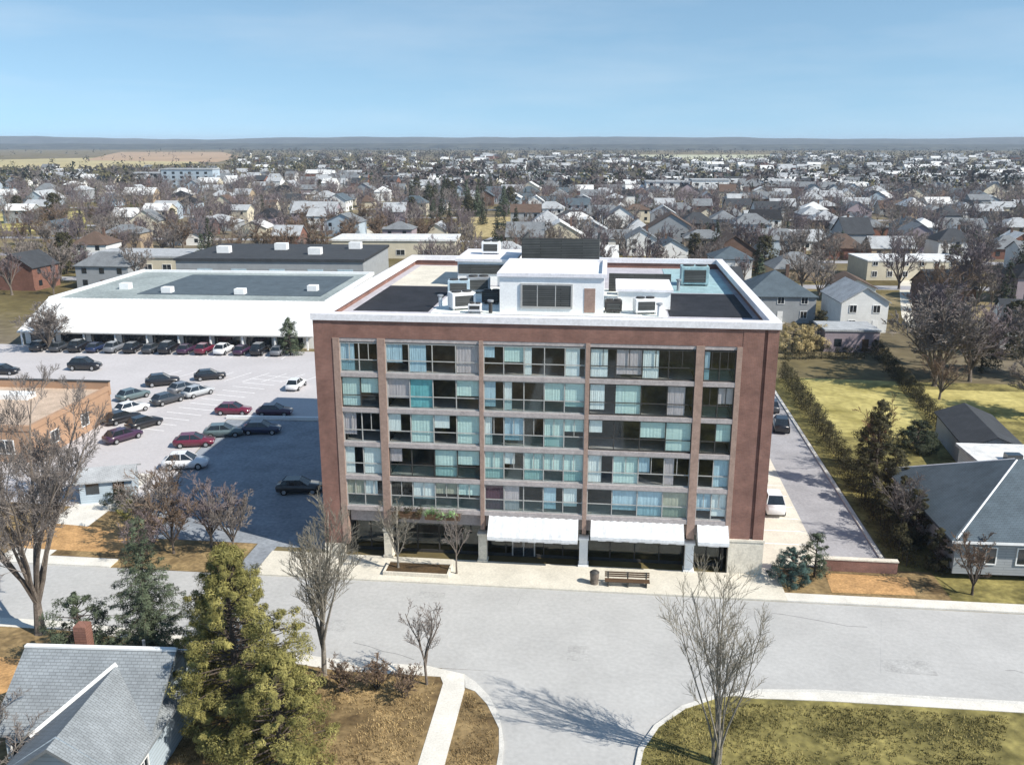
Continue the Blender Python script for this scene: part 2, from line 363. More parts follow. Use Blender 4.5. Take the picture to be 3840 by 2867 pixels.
# paint on the road
b = MB()
for i in range(9):
    x = -30.2+i*2.7
    b.face([(x-12+i*.0,52,.017),(x-11.88,52,.017),(x-9.9,57,.017),(x-10.02,57,.017)])
for i in range(16):
    x = -70+i*2.8; b.face([(x,65.6,.017),(x+.12,65.6,.017),(x+.12,70.6,.017),(x,70.6,.017)])
tag(b.build('parking_bay_lines', M['paint']), kind='structure')
b = MB()
for k in range(9):                       # tar-sealed cracks
    x = rng.uniform(-20,60); y = rng.uniform(-14.2,-5.2); L_ = rng.uniform(3,11)
    px, py = x, y; a = rng.uniform(-.25,.25) + (0 if rng.random()<.65 else 1.5)
    for j in range(7):
        nx = px+math.cos(a)*L_/7; ny = py+math.sin(a)*L_/7+rng.uniform(-.3,.3)
        if not (-14.6 < ny < -4.8): break
        b.face([(px,py,.016),(nx,ny,.016),(nx+.02,ny+.05,.016),(px+.02,py+.05,.016)]); px, py = nx, ny
tag(b.build('tar_seams', M['tar']), kind='structure')
b = MB()
for (x, y, w, d) in ((2.5,-11.5,2.4,1.5),(29.5,-6.6,5.5,1.2),(41,-12.6,3.2,1.6),(20.5,-13.4,1.4,1.8),(9,-6.2,2,.9)):
    b.face([(x,y,.0165),(x+w,y+rng.uniform(-.1,.1),.0165),(x+w+rng.uniform(-.1,.1),y+d,.0165),(x,y+d,.0165)])
tag(b.build('road_patches', M['patch']), kind='structure')
b = MB()
for i in range(13):
    x, y = -34.0+i*.55, 30.5+i*2.1
    b.face([(x,y,.017),(x+5.0,y-1.0,.017),(x+5.0,y-.88,.017),(x,y+.12,.017)])
for i in range(12):
    y = 6+i*2.7; b.face([(35.6,y,.017),(40.2,y,.017),(40.2,y+.12,.017),(35.6,y+.12,.017)])
tag(b.build('parking_bay_lines', M['paint']), kind='structure')

# ------------------------------------------------------------------ the apartment block
BW, BD = 35.05, 36.2
apt = thing('apartment_building', 'six storey brick apartment block with glazed balconies and flat roof, facing the road', 'building')
LEV = [4.45, 7.1, 9.9, 12.75, 15.6]             # floor levels of the five upper storeys
TOP = 18.35
b = MB()
# side and rear walls, front piers, brick band under the parapet
b.box(0,.6,0, .35,BD,20.0); b.box(BW-.35,.6,0, BW,BD,20.0); b.box(.35,BD-.35,0, BW-.35,BD,20.0)
b.box(0,0,1.1, 1.5,.6,20.0, skip=''); b.box(32.5,0,3.0, 34.0,.6,20.0); b.box(34.25,0,3.0, BW,.6,20.0); b.box(34.0,.18,3.0,34.25,.6,20.0)
b.box(1.5,.02,TOP, 32.5,.6,20.0)
wall = b.build('wall', M['brick'], apt)
b = MB(); b.box(-.06,-.06,0,1.56,.6,1.1); b.build('stone_base', M['stone'], apt)
b = MB(); b.box(32.44,-.06,0, BW+.06,.6,2.85); b.box(32.3,-.12,2.85,BW+.12,.59,3.05); b.build('stone_base', M['stone'], apt)
for x0, x1, pr in ((1.5,2.0,.05),(5.0,5.6,.06),(12.9,13.22,.04),(21.0,21.32,.04),(29.15,29.75,.06),(32.1,32.5,.05)):
    b = MB(); b.box(x0,-pr,2.9 if x0 > 5.3 else 1.1, x1,.6,TOP+.02 if x0 not in (1.5,32.1) else TOP)
    b.build('pilaster', M['pilaster'], apt)
b = MB()
for z in LEV + [TOP]:
    for x0, x1 in ((2.0,5.0),(5.6,12.9),(13.22,21.0),(21.32,29.15),(29.75,32.1)):
        if z == TOP: b.box(x0,.05,z-.28,x1,1.7,z-.01)
        else: b.box(x0,-.03,z-.34,x1,3.39,z+.02)
b.build('floor_slab', M['slab'], apt)
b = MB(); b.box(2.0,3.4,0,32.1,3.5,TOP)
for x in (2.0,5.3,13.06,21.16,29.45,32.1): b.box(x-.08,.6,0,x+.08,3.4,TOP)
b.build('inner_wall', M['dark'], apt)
# cells: kind of blind behind each pane, bottom storey first
BAYS = [(2.0,5.0,2),(5.6,12.9,4),(13.22,21.0,5),(21.32,29.15,4),(29.75,32.1,2)]
CELLS = [ # storey 1 (over the ground floor) ... storey 5; letters per pane
  ['tw','dwtl','rpdbw','dbbt','bw'],
  ['ww','pdlm','mwmmm','wmbp','db'],
  ['pd','wlwl','wbdmm','wdmm','dm'],
  ['mm','pTdl','bwdmm','wmdp','dp'],
  ['bd','BBdp','bmwdw','wpwd','bd']]
CUR = {'w':'c_white','m':'c_mint','T':'c_teal','B':'c_blue','b':'c_blue','p':'c_pink','r':'c_maroon','t':'c_tan','l':'c_mint'}
rr = random.Random(3)
for k, z in enumerate(LEV):
    h = (LEV+[TOP])[k+1]-z-.34
    for (x0, x1, n), cell in zip(BAYS, CELLS[k]):
        w = (x1-x0)/n
        yg = .10
        fr = MB(); t = .07
        fr.box(x0,yg,z+.02,x1,yg+.08,z+.12); fr.box(x0,yg,z+h-.1,x1,yg+.08,z+h)
        for i in range(n+1):
            xx = min(max(x0+i*w-t/2, x0), x1-t); fr.box(xx,yg,z+.12,xx+t,yg+.08,z+h-.1)
        for i in range(n): fr.box(x0+i*w+t/2+(t/2 if i==0 else 0),yg+.01,z+.98,x0+(i+1)*w-t/2-(t/2 if i==n-1 else 0),yg+.06,z+1.05)
        if rr.random() < .4:
            for i in range(n): fr.box(x0+i*w+w/2-.025,yg+.01,z+1.05,x0+i*w+w/2+.025,yg+.06,z+h-.1)
        win = fr.build('window', M['lightframe'] if rr.random()<.65 else M['frame'], apt)
        gl = MB(); gl.face([(x0,yg+.04,z+1.0),(x1,yg+.04,z+1.0),(x1,yg+.04,z+h-.1),(x0,yg+.04,z+h-.1)])
        gl.build('pane', M['glass'], win)
        gl = MB(); gl.face([(x0,yg+.04,z+.12),(x1,yg+.04,z+.12),(x1,yg+.04,z+1.0),(x0,yg+.04,z+1.0)])
        gl.build('lower_pane', M['railglass'] if rr.random() < .45 else M['glass'], win)
        for i, ch in enumerate(cell):
            if ch not in CUR: continue
            cb = MB(); a0 = x0+i*w+.05; a1 = x0+(i+1)*w-.05
            full = ch in 'T' or rr.random()<.45
            zb = z+.15 if full else z+h*(.15+.45*rr.random())
            nf = 14                                   # pleats
            if ch in 'wbprB' and rr.random()<.6: a1 = a0+(a1-a0)*rr.uniform(.35,.8)
            for q in range(nf):
                xa = a0+(a1-a0)*q/nf; xb = a0+(a1-a0)*(q+1)/nf
                pl = .018*rr.random(); ya = yg+.12+(pl if q%2 else 0); yb = yg+.12+(0 if q%2 else pl)
                cb.face([(xa,ya,zb),(xb,yb,zb),(xb,yb,z+h-.12),(xa,ya,z+h-.12)])
            cb.build('curtain', M[CUR[ch]], win)
# ground floor: shopfronts, entrance, columns and white awnings
for i, (x0, x1, n) in enumerate(BAYS):
    w = (x1-x0)/n; yg = 1.3; h = 2.95; z = .02
    fr = MB(); fr.box(x0,yg,z,x1,yg+.1,z+.25); fr.box(x0,yg,h-.25,x1,yg+.1,h)
    for q in range(n+1):
        xx = min(max(x0+q*w-.05, x0), x1-.1); fr.box(xx,yg,z+.25,xx+.1,yg+.1,h-.25)
    win = fr.build('shop_window', M['frame'], apt)
    gl = MB(); gl.face([(x0,yg+.05,.27),(x1,yg+.05,.27),(x1,yg+.05,h-.25),(x0,yg+.05,h-.25)]); gl.build('pane', M['glass'], win)
b = MB(); b.box(2.0,.6,2.95,32.1,3.4,4.1); b.build('soffit', M['slab'], apt)
dr = MB(); dr.box(15.3,1.16,.15,15.4,1.28,2.45); dr.box(17.1,1.16,.15,17.2,1.28,2.45); dr.box(15.4,1.16,2.35,17.1,1.28,2.45); dr.box(16.21,1.18,.15,16.29,1.26,2.35)
d = dr.build('entrance_door', M['lightframe'], apt)
g2 = MB(); g2.face([(15.4,1.22,.17),(17.1,1.22,.17),(17.1,1.22,2.35),(15.4,1.22,2.35)]); g2.build('pane', M['darkglass'], d)
hd = MB(); hd.cyl((16.15,1.1,1.0),.018,.5,8); hd.cyl((16.35,1.1,1.0),.018,.5,8); hd.build('handle', M['chrome'], d)
for x in (5.3,13.06,21.16,29.45):
    c = MB(); c.box(x-.42,-.28,.14,x+.42,.5,.32); c.box(x-.34,-.2,.32,x+.34,.42,2.45); c.box(x-.42,-.28,2.45,x+.42,.5,2.62)
    c.build('column', M['white'] if x > 20 else M['stone'], apt, bevel=.02)
for x0, x1, drop in ((13.6,20.7,2.55),(21.7,28.9,2.95),(29.95,32.3,2.9)):
    a = MB(); n = int((x1-x0)/.6)
    for q in range(n):
        xa = x0+(x1-x0)*q/n; xb = x0+(x1-x0)*(q+1)/n; sag = .03 if q%2 else 0
        xm = (xa+xb)/2
        a.face([(xa,-1.35,drop+.35),(xm,-1.33,drop+.31),(xm,-.05,4.09),(xa,-.05,4.15)]); a.face([(xm,-1.33,drop+.31),(xb,-1.35,drop+.35),(xb,-.05,4.15),(xm,-.05,4.09)])
        a.face([(xa,-1.35,drop+.05-sag),(xb,-1.35,drop+.05-sag),(xb,-1.35,drop+.35),(xa,-1.35,drop+.35)])
    a.face([(x0,-1.35,drop+.05),(x0,-1.35,drop+.35),(x0,-.05,4.15),(x0,-.05,drop+.05)])
    a.face([(x1,-1.35,drop+.05),(x1,-.05,drop+.05),(x1,-.05,4.15),(x1,-1.35,drop+.35)])
    aw = a.build('awning', M['awning'], apt)
    f_ = MB(); f_.tube((x0,-1.33,drop+.1),(x1,-1.33,drop+.1),.03,.03,6)
    for xx in (x0+.05,(x0+x1)/2,x1-.05): f_.tube((xx,-1.3,drop+.32),(xx,-.05,drop+.5),.025,.025,6)
    f_.build('awning_frame', M['chrome'], aw)
# roof deck and parapet
roof = MB(); roof.box(.35,.6,TOP,BW-.35,BD-.35,19.15); rf = roof.build('roof', M['lavroof'], apt)
cp = MB()
cp.box(-.12,-.12,19.72,BW+.12,.82,20.22); cp.box(-.12,.82,19.72,.62,BD+.12,20.22); cp.box(BW-.62,.82,19.72,BW+.12,BD+.12,20.22); cp.box(.62,BD-.5,19.72,BW-.62,BD+.12,20.22)
cp.build('coping', M['coping'], rf, bevel=.02)
dk = MB()
def sheetq(x0,y0,x1,y1,z,mm,name='membrane'):
    q = MB(); q.box(x0,y0,19.15,x1,y1,z); q.build(name, M[mm], rf)
sheetq(1.2,7.0,7.6,20.2,19.2,'membrane','black_membrane')
sheetq(27.6,7.2,34.2,18.4,19.2,'membrane','black_membrane')
sheetq(7.9,6.6,27.4,20.5,19.19,'gravel','gravel_bed')
sheetq(1.2,20.6,9.5,35,19.19,'concrete','tan_walkway')
sheetq(28.5,19.0,34.2,35.2,19.19,'teal','teal_membrane')
sheetq(9.0,4.4,27.0,6.3,19.18,'membrane','black_membrane')
# stair and lift penthouse with louvre
ph = MB(); ph.box(13.6,7.4,19.2,22.2,16.5,22.2); p = ph.build('penthouse', M['white'], apt)
q = MB(); q.box(13.4,7.2,22.2,22.4,7.6,22.5); q.box(13.4,16.3,22.2,22.4,16.7,22.5); q.box(13.4,7.6,22.2,13.8,16.3,22.5); q.box(22.0,7.6,22.2,22.4,16.3,22.5); q.build('coping', M['coping'], p)
q = MB(); q.box(15.5,7.32,19.75,19.5,7.42,21.5); lv = q.build('louvre', M['louvre'], p)
q = MB(); q.box(15.35,7.28,19.6,19.65,7.44,19.75); q.box(15.35,7.28,21.5,19.65,7.44,21.65); q.box(15.35,7.28,19.75,15.5,7.44,21.5); q.box(19.5,7.28,19.75,19.65,7.44,21.5)
q.box(16.7,7.30,19.75,16.78,7.33,21.5); q.box(18.2,7.30,19.75,18.28,7.33,21.5); q.build('louvre_frame', M['lightframe'], p)
q = MB(); q.box(20.6,7.36,19.3,21.5,7.42,21.3); q.build('door', M['pilaster'], p)
# louvred screen round the plant at the back
q = MB(); q.box(14.2,20.0,19.2,21.6,20.2,24.0); q.box(14.2,20.2,19.2,14.4,26,24.0); q.box(21.4,20.2,19.2,21.6,26,24.0); q.build('plant_screen', M['louvre'], apt)
# left plant room with dark front
q = MB(); q.box(7.8,21.0,19.2,13.4,29,21.6); lp = q.build('plant_room', M['white'], apt)
q = MB(); q.box(7.9,20.9,20.4,13.3,21.02,21.3); q.build('louvre', M['louvre'], lp)
q = MB(); q.box(7.6,20.8,21.6,13.6,29.2,21.85); q.build('roof', M['coping'], lp)
q = MB(); q.box(23.4,10.0,19.2,27.8,15.6,20.7); rp_ = q.build('plant_room', M['white'], apt)
q = MB(); q.box(23.2,9.8,20.7,28.0,15.8,20.9); q.build('roof', M['coping'], rp_)
q = MB(); q.box(22.6,19.0,19.2,28.4,19.2,20.9); q.build('plant_screen', M['louvre'], apt)

def hvac(x, y, s, label, mm, rz=0):
    t = thing('rooftop_air_unit', label, 'air conditioner', (x,y,19.2), rz, 'air units on the apartment roof')
    a = MB(); a.box(-.9*s,-.6*s,.15,.9*s,.6*s,1.25*s); a.build('casing', M[mm], t, bevel=.03)
    a = MB(); a.box(-.85*s,-.5*s,0,-.7*s,.5*s,.149); a.box(.7*s,-.5*s,0,.85*s,.5*s,.149); a.build('skid', M['chrome'], t)
    a = MB(); a.cyl((-.4*s,0,1.25*s),.36*s,.12,18); a.build('fan', M['frame'], t)
    a = MB(); a.cyl((.42*s,0,1.25*s),.36*s,.12,18); a.build('fan', M['frame'], t)
    a = MB(); a.box(-.7*s,-.63*s,.35,.7*s,-.601*s,1.05*s); a.build('grille', M['louvre'], t)
hvac(10.2,8.6,1.15,'pale air unit on the white gravel, left of the louvred penthouse','white',.5)
hvac(12.4,11.5,.9,'dark grey air unit close to the penthouse left wall','frame')
hvac(23.0,8.3,.8,'small dark air unit right of the penthouse front','frame')
hvac(25.6,8.2,1.0,'white air unit before the low right plant room','white',.2)
hvac(31.0,24.0,1.5,'large teal air unit on the teal roof strip at back right','teal')
hvac(8.8,15.6,1.1,'pale blue air unit by the edge of the left black roof membrane','paleblue',.1)
hvac(10.6,25.0,1.0,'white air unit on top of the left plant room','white')
bpy.data.objects['rooftop_air_unit.006'].location.z = 21.85
hvac(24.4,17.4,.9,'white air unit between the low plant room and the rear screen','white')
hvac(10.4,17.2,1.2,'grey air unit in front of the left plant room louvre','chrome',.2)
hvac(11.6,6.9,.6,'smallest white air unit beside the front edge of the gravel','white')
hvac(20.6,18.4,.9,'dark air unit behind the penthouse right corner','frame')
for i, (x, y, lab) in enumerate(((26.7,6.9,'white vent pipe beside the right white air unit'),(8.3,9.0,'white vent pipe at the corner of the left black membrane'),(12.9,6.9,'dark vent pipe in front of the penthouse left corner'),(29.2,20.2,'grey vent pipe before the teal roof strip'))):
    t = thing('vent_pipe', lab, 'vent', (x,y,19.2), 0, 'vent pipes on the apartment roof')
    a = MB(); a.cyl((0,0,0),.16,.9,12); a.build('pipe', M['frame'] if i == 2 else M['chrome'] if i==3 else M['white'], t)
    a = MB(); a.cyl((0,0,.95),.26,.14,12); a.build('cap', M['chrome'], t)

def flower_box(x, w, label, mleaf):
    t = thing('flower_box', label, 'planter', (x,-.36,4.2), 0, 'flower boxes on the second bay')
    a = MB(); a.box(-w/2,-.3,-.4,w/2,.3,0); a.build('box', M['wood'], t)
    a = MB(); q_ = random.Random(int(x*10))
    for k in range(int(w*6)): leafclump(a, Vector((q_.uniform(-w/2,w/2),q_.uniform(-.4,.1),q_.uniform(-.3,.6))), .32, 50, .12, q_, .9)
    a.build('foliage', M[mleaf], t)
flower_boxes = [(9.9,2.8,'flower box of bright green plants on the ledge of the second bay','leaf_green'),(7.0,2.2,'flower box of brown withered plants on the ledge of the second bay','leaf_hedge')]
# ------------------------------------------------------------------ things on the plaza
t = thing('planter_bench', 'long dark brown slatted bench on the cream plaza in front of the fourth bay', 'bench', (24.6,-3.0,.14), .02)
a = MB()
for i in range(4): a.box(-1.7,-.3+i*.155,.40,1.7,-.18+i*.155,.45)
a.build('seat', M['wood'], t)
a = MB()
for i in range(3): a.box(-1.7,.32+.03*i,.55+i*.15,1.7,.36+.03*i,.66+i*.15)
a.build('backrest', M['wood'], t)
for x in (-1.5,0,1.4):
    a = MB(); a.box(x,-.28,0,x+.1,.3,.40); a.box(x,.30,0,x+.1,.36,1.0); a.build('leg', M['frame'], t)
t = thing('trash_bin', 'round brown bin standing at the left end of the plaza bench', 'bin', (22.1,-2.9,.14))
a = MB(); a.tube((0,0,0),(0,0,.95),.30,.36,16,0,True); a.build('body', M['bark'], t)
a = MB(); a.tube((0,0,.95),(0,0,1.1),.38,.2,16,0,True); a.build('lid', M['frame'], t)
t = thing('planting_bed', 'kerbed bed of brown mulch on the plaza below the second bay', 'planter', (8.2,-2.2,.14))
a = MB(); a.box(-2.6,-1.1,0,2.6,-.95,.3); a.box(-2.6,.75,0,2.6,.9,.3); a.box(-2.6,-.95,0,-2.45,.75,.3); a.box(2.45,-.95,0,2.6,.75,.3); a.build('kerb', M['stone'], t)
a = MB(); a.box(-2.45,-.95,0,2.45,.75,.22); a.build('mulch', M['mulch'], t)
t = thing('retaining_wall', 'low reddish brick wall at the end of the grey driveway', 'wall', (40.2,1.4,0))
a = MB(); a.box(0,0,0,5.6,.4,1.0); a.build('brickwork', M['brick'], t)
a = MB(); a.box(-.05,-.05,1.0,5.65,.45,1.1); a.build('cap', M['stone'], t)

def street_lamp(x, y, h, rz, label):
    t = thing('street_lamp', label, 'street lamp', (x,y,.1), rz, 'street lamps')
    a = MB(); a.tube((0,0,0),(0,0,.5),.14,.11,10); a.build('base', M['chrome'], t)
    a = MB(); a.tube((0,0,.5),(0,0,h),.075,.05,8); a.build('pole', M['chrome'], t)
    a = MB(); a.tube((0,0,h-.1),(1.4,0,h+.15),.04,.03,6); a.build('arm', M['chrome'], t)
    a = MB(); a.box(1.2,-.14,h+.08,1.9,.14,h+.2); a.build('lamp_head', M['frame'], t, bevel=.03)

# ------------------------------------------------------------------ trees
def bare_tree_parts(seed, h, spread, fork=.25, limbs=6, sub=(6,6,5), up=.5, stems=1, trunk_r=None, twig_r=.012, lean=0):
    """two meshes: trunk with its limbs, and the crown of branches and twigs"""
    r_ = random.Random(seed); T = MB(); C = MB()
    tr = trunk_r or h*.022
    def bent(p, d, L, r0, r1, nseg, n, mb, wob, lift):
        pts = [p]; q = Vector(p); dd = Vector(d)
        for i in range(nseg):
            dd = (dd + Vector((r_.uniform(-wob,wob), r_.uniform(-wob,wob), r_.uniform(-wob,wob)*.6+lift))).normalized()
            nq = q + dd*(L/nseg)
            ra = r0+(r1-r0)*i/nseg; rb = r0+(r1-r0)*(i+1)/nseg
            mb.tube(q, nq, ra, rb, n); q = nq; pts.append(q)
        return pts, dd
    def side(d, ang):
        d = Vector(d); o = d.orthogonal().normalized(); o.rotate(Matrix.Rotation(r_.uniform(0,2*math.pi), 3, d))
        return (d*math.cos(ang)+o*math.sin(ang)).normalized()
    def along(pts, t):
        k = t*(len(pts)-1); i = min(int(k), len(pts)-2); return pts[i].lerp(pts[i+1], k-i)
    def twigs(pts, L, r, lev, dd):
        n = sub[lev] if lev < len(sub) else 0
        for i in range(n):
            t = .25+.75*(i+r_.random())/n
            p = along(pts, t); ang = r_.uniform(.45,.95)
            d2 = side(dd, ang); d2 = (d2+Vector((0,0,up*.35))).normalized()
            l2 = L*r_.uniform(.38,.62)*(1.15-.45*t)
            last = lev == len(sub)-1
            ps, d3 = bent(p, d2, l2, max(r*.5, twig_r), max(r*.2, twig_r*.6), 2 if last else 3, 3 if lev else 4, C, .16, .05*up)
            if not last: twigs(ps, l2, max(r*.45, twig_r), lev+1, d3)
    for s in range(stems):
        a0 = 2*math.pi*s/stems+r_.random()
        d0 = Vector((math.cos(a0)*.12*(stems>1)+lean, math.sin(a0)*.12*(stems>1), 1)).normalized()
        base = Vector((math.cos(a0)*.12*(stems>1), math.sin(a0)*.12*(stems>1), -.1))
        Lf = h*fork*r_.uniform(.85,1.15)
        f_ = 1 if stems == 1 else .6
        T.tube(base, base+d0*.35, tr*1.5*f_, tr*1.05*f_, 8)
        pts, dd = bent(base+d0*.35, d0, Lf, tr*1.05*f_, tr*.8*f_, 3, 8, T, .05, 0)
        nl = max(2, limbs//stems)
        for i in range(nl):
            a = 2*math.pi*(i+r_.random()*.7)/nl
            tilt = r_.uniform(.25,.75)*(1.15-up)*1.4 if i else .08
            d2 = Vector((math.cos(a)*math.sin(tilt), math.sin(a)*math.sin(tilt), math.cos(tilt)))
            L2 = (h-Lf)*r_.uniform(.62,.95)*(1 if i else 1.05)
            p0 = along(pts, 1 if i < 3 else r_.uniform(.55,1))
            ps, d3 = bent(p0, d2, L2, tr*.62*f_, tr*.12*f_+.01, 6, 6, T, .13, .05*up)
            twigs(ps, L2*.62, tr*.22*f_+twig_r, 0, d3)
    # bring the crown to the wanted height and spread
    allv = T.v+C.v
    zt = max(v[2] for v in allv); rad = sorted(math.hypot(v[0],v[1]) for v in C.v)[int(len(C.v)*.97)]
    sz = h/zt; sx = spread/rad
    def fit(v):
        k = min(1, max(0, v[2]/(h*fork+.5))); s = 1+(sx-1)*k
        return (v[0]*s, v[1]*s, v[2]*sz)
    T.v = [fit(v) for v in T.v]; C.v = [fit(v) for v in C.v]
    return T, C
def make_bare(seed, mbark, mtwig, **kw):
    T, C = bare_tree_parts(seed, **kw)
    return T.mesh('trunk', M[mbark]), C.mesh('crown', M[mtwig])
def plant(meshes, name, label, cat, x, y, rz=0, s=1, sz=None, group=None, z=0):
    t = thing(name, label, cat, (x,y,z), rz, group); t.scale = (s,s,sz or s)
    for nm, me in zip(('trunk','crown'), meshes):
        o = bpy.data.objects.new(nm, me); COL.objects.link(o); o.parent = t
    return t
def leafclump(mb, c, rad, n, size, r_, flat=1.0, out=None):
    for _ in range(n):
        while True:
            p = Vector((r_.uniform(-1,1), r_.uniform(-1,1), r_.uniform(-1,1)))
            if p.length <= 1: break
        pos = c + Vector((p.x*rad, p.y*rad, p.z*rad*flat))
        d = (p + (out or Vector((0,0,0))) + Vector((r_.uniform(-.6,.6), r_.uniform(-.6,.6), r_.uniform(-.2,.9)))).normalized()
        u = d.orthogonal().normalized(); u.rotate(Matrix.Rotation(r_.uniform(0,6.28), 3, d)); w = d.cross(u)
        s = size*r_.uniform(.6,1.3)
        w = (w+Vector((0,0,-.35))).normalized()
        mb.face([pos-u*s*.22, pos+u*s*.22, pos+w*s*1.5+u*s*.05])
        mb.face([pos+w*s*.35, pos+w*s*.55+u*s*.22, pos+w*s*.9+u*s*.75])
        mb.face([pos+w*s*.35, pos+w*s*.9-u*s*.75, pos+w*s*.55-u*s*.22])
def conifer_parts(seed, h, r, n=26, per=10, leaf=.16, clump=.34, lo=.06, power=.8, ragged=.3, droop=.15, nleaf=26):
    r_ = random.Random(seed); T = MB(); C = MB()
    T.tube((0,0,-.1),(0,0,h*.95), h*.022, .02, 7)
    for i in range(n):
        t = lo+(1-lo)*(i/n)**.92
        z = h*t; rr_ = r*(1-t)**power
        k = max(3, int(per*(.35+.65*(1-t))))
        a0 = r_.random()*6.28
        for j in range(k):
            a = a0+6.283*j/k+r_.uniform(-.25,.25)
            L = rr_*r_.uniform(1-ragged, 1.08)
            if r_.random() < ragged*.22: continue
            d = Vector((math.cos(a), math.sin(a), r_.uniform(-droop, .10)))
            C.tube((0,0,z), Vector((0,0,z))+d*L, .03, .01, 3, 1)
            m = max(1, int(L/(clump*1.15)))
            for q in range(m):
                f_ = (q+.8)/m
                c = Vector((0,0,z))+d*L*f_+Vector((r_.uniform(-.1,.1), r_.uniform(-.1,.1), -droop*f_*f_*.6))
                leafclump(C, c, clump*(1.15-.45*f_), nleaf, leaf, r_, .5, Vector((d.x*.4,d.y*.4,.3)))
    leafclump(C, Vector((0,0,h*.97)), clump*.6, nleaf, leaf, r_, 1.6)
    return T, C
def lumpy_parts(seed, h, r, lumps=90, nleaf=150, leaf=.15, clump=.62, shape=1.0, lo=.08, holes=.25):
    """uneven cedar-like crown: leafy lumps held out on limbs, with gaps between"""
    r_ = random.Random(seed); T = MB(); C = MB()
    T.tube((0,0,-.1),(0,0,h*.9), h*.026, .03, 8)
    bias = [(r_.uniform(0,6.28), r_.uniform(.15,.9), r_.uniform(.65,1.2)) for _ in range(7)]
    for i in range(lumps):
        t = lo+(1-lo)*((i+r_.random())/lumps)
        a = i*2.399+r_.uniform(-.4,.4)
        prof = r*min(1, (1-t)**(.62*shape)*1.18)*(.55+.45*min(1, t/.22))
        for ba, bt, bs in bias:
            dd = abs((a-ba+3.14)%6.283-3.14)
            if dd < .8 and abs(t-bt) < .18: prof *= bs
        if r_.random() < holes*.5: continue
        rad = prof*r_.uniform(.55,1.0)
        c = Vector((math.cos(a)*rad, math.sin(a)*rad, h*t))
        C.tube((0,0,h*t*.92), c, .05, .02, 3, 1)
        cl = clump*r_.choice((.5,.7,.9,1.1,1.5))*(1.1-.5*t)
        o = Vector((math.cos(a),math.sin(a),.35))
        leafclump(C, c, cl, int(nleaf*cl/clump), leaf, r_, .8, o*.6)
        leafclump(C, c+o*cl*.7, cl*.55, int(nleaf*.4), leaf*.9, r_, .9, o*.6)
    leafclump(C, Vector((0,0,h*.97)), clump*.5, nleaf, leaf, r_, 1.4)
    return T, C
def make_leafy(parts, mleaf, mbark='bark_dark'):
    T, C = parts
    return T.mesh('trunk', M[mbark]), C.mesh('crown', [M[mleaf], M['bark_dark']])

for a_ in flower_boxes: flower_box(*a_)
# foreground trees
plant(make_bare(11,'bark','twig_grey',h=18.3,spread=6.2,fork=.16,limbs=10,sub=(8,7,7,5),up=.42,trunk_r=.36,twig_r=.019), 'bare_tree','tall spreading bare tree with low forked trunk by the near road edge','tree',-15.9,-14.1,.5)
plant(make_bare(23,'bark_pale','twig_pale',h=12.4,spread=2.5,fork=.18,limbs=9,sub=(8,7,6),up=.95,trunk_r=.17,twig_r=.014), 'bare_tree','narrow upright pale bare tree in front of the apartment left pier','tree',5.2,-16.9,.2)
plant(make_bare(36,'bark_pale','twig_pale',h=12.4,spread=2.9,fork=.10,limbs=14,sub=(7,6,5),up=.9,stems=4,trunk_r=.22,twig_r=.014), 'bare_tree','vase shaped bare tree with many pale stems on the right lawn corner','tree',29.1,-22.7,.9)
plant(make_bare(41,'bark','twig_grey',h=6.2,spread=1.6,fork=.3,limbs=6,sub=(6,5,4),up=.8,trunk_r=.08,twig_r=.012), 'young_tree','thin young bare tree at the kerb left of the side street','tree',11.9,-17.2,1.1)
plant(make_bare(43,'bark','twig_grey',h=5.4,spread=1.5,fork=.3,limbs=6,sub=(6,5,4),up=.7,trunk_r=.07,twig_r=.012), 'young_tree','thin young bare tree on the plaza beside the mulch bed','tree',11.3,-2.4,1.1,z=.14)
plant(make_bare(47,'bark_pale','twig_pale',h=6.0,spread=1.9,fork=.22,limbs=7,sub=(6,5,4),up=.75,trunk_r=.08,twig_r=.012), 'young_tree','pale young bare tree growing from the mulch bed left end','tree',6.6,-2.3,.4,z=.3)
# evergreens
plant(make_leafy(lumpy_parts(5,12.2,4.1,lumps=240,nleaf=300,leaf=.115,clump=.62,shape=1.0),'leaf_olive'),'evergreen_tree','tallest yellow green evergreen with ragged conical crown beside the grey roofed house','tree',2.7,-24.0,.3)
plant(make_leafy(lumpy_parts(8,7.8,3.0,lumps=140,nleaf=280,leaf=.11,clump=.6,shape=.8),'leaf_olive'),'evergreen_tree','low broad yellow green evergreen right of the tallest one','tree',6.0,-26.6,1.3)
plant(make_leafy(lumpy_parts(9,8.6,2.9,lumps=140,nleaf=280,leaf=.11,clump=.6,shape=.8),'leaf_olive'),'evergreen_tree','yellow green evergreen close behind the grey roofed house','tree',.6,-20.0,2.1)
plant(make_leafy(conifer_parts(12,11.2,3.7,n=24,per=12,leaf=.11,clump=.36,nleaf=60),'leaf_dark'),'evergreen_tree','dark grey green spruce between the tall bare tree and yellow evergreens','tree',-5.6,-18.0,.4)
plant(make_bare(16,'bark_pale','twig_grey',h=6.2,spread=3.0,fork=.16,limbs=8,sub=(8,7,5),up=.5,trunk_r=.12,twig_r=.013), 'bare_tree','grey bare tree spreading twigs over the near left house roof','tree',-8.9,-29.8,.4)
plant(make_leafy(lumpy_parts(15,5.6,2.4,lumps=50,nleaf=150,leaf=.15,clump=.6,shape=.6),'leaf_dark'),'evergreen_tree','short dark rounded evergreen left of the spruce','tree',-10.0,-18.4,.4)
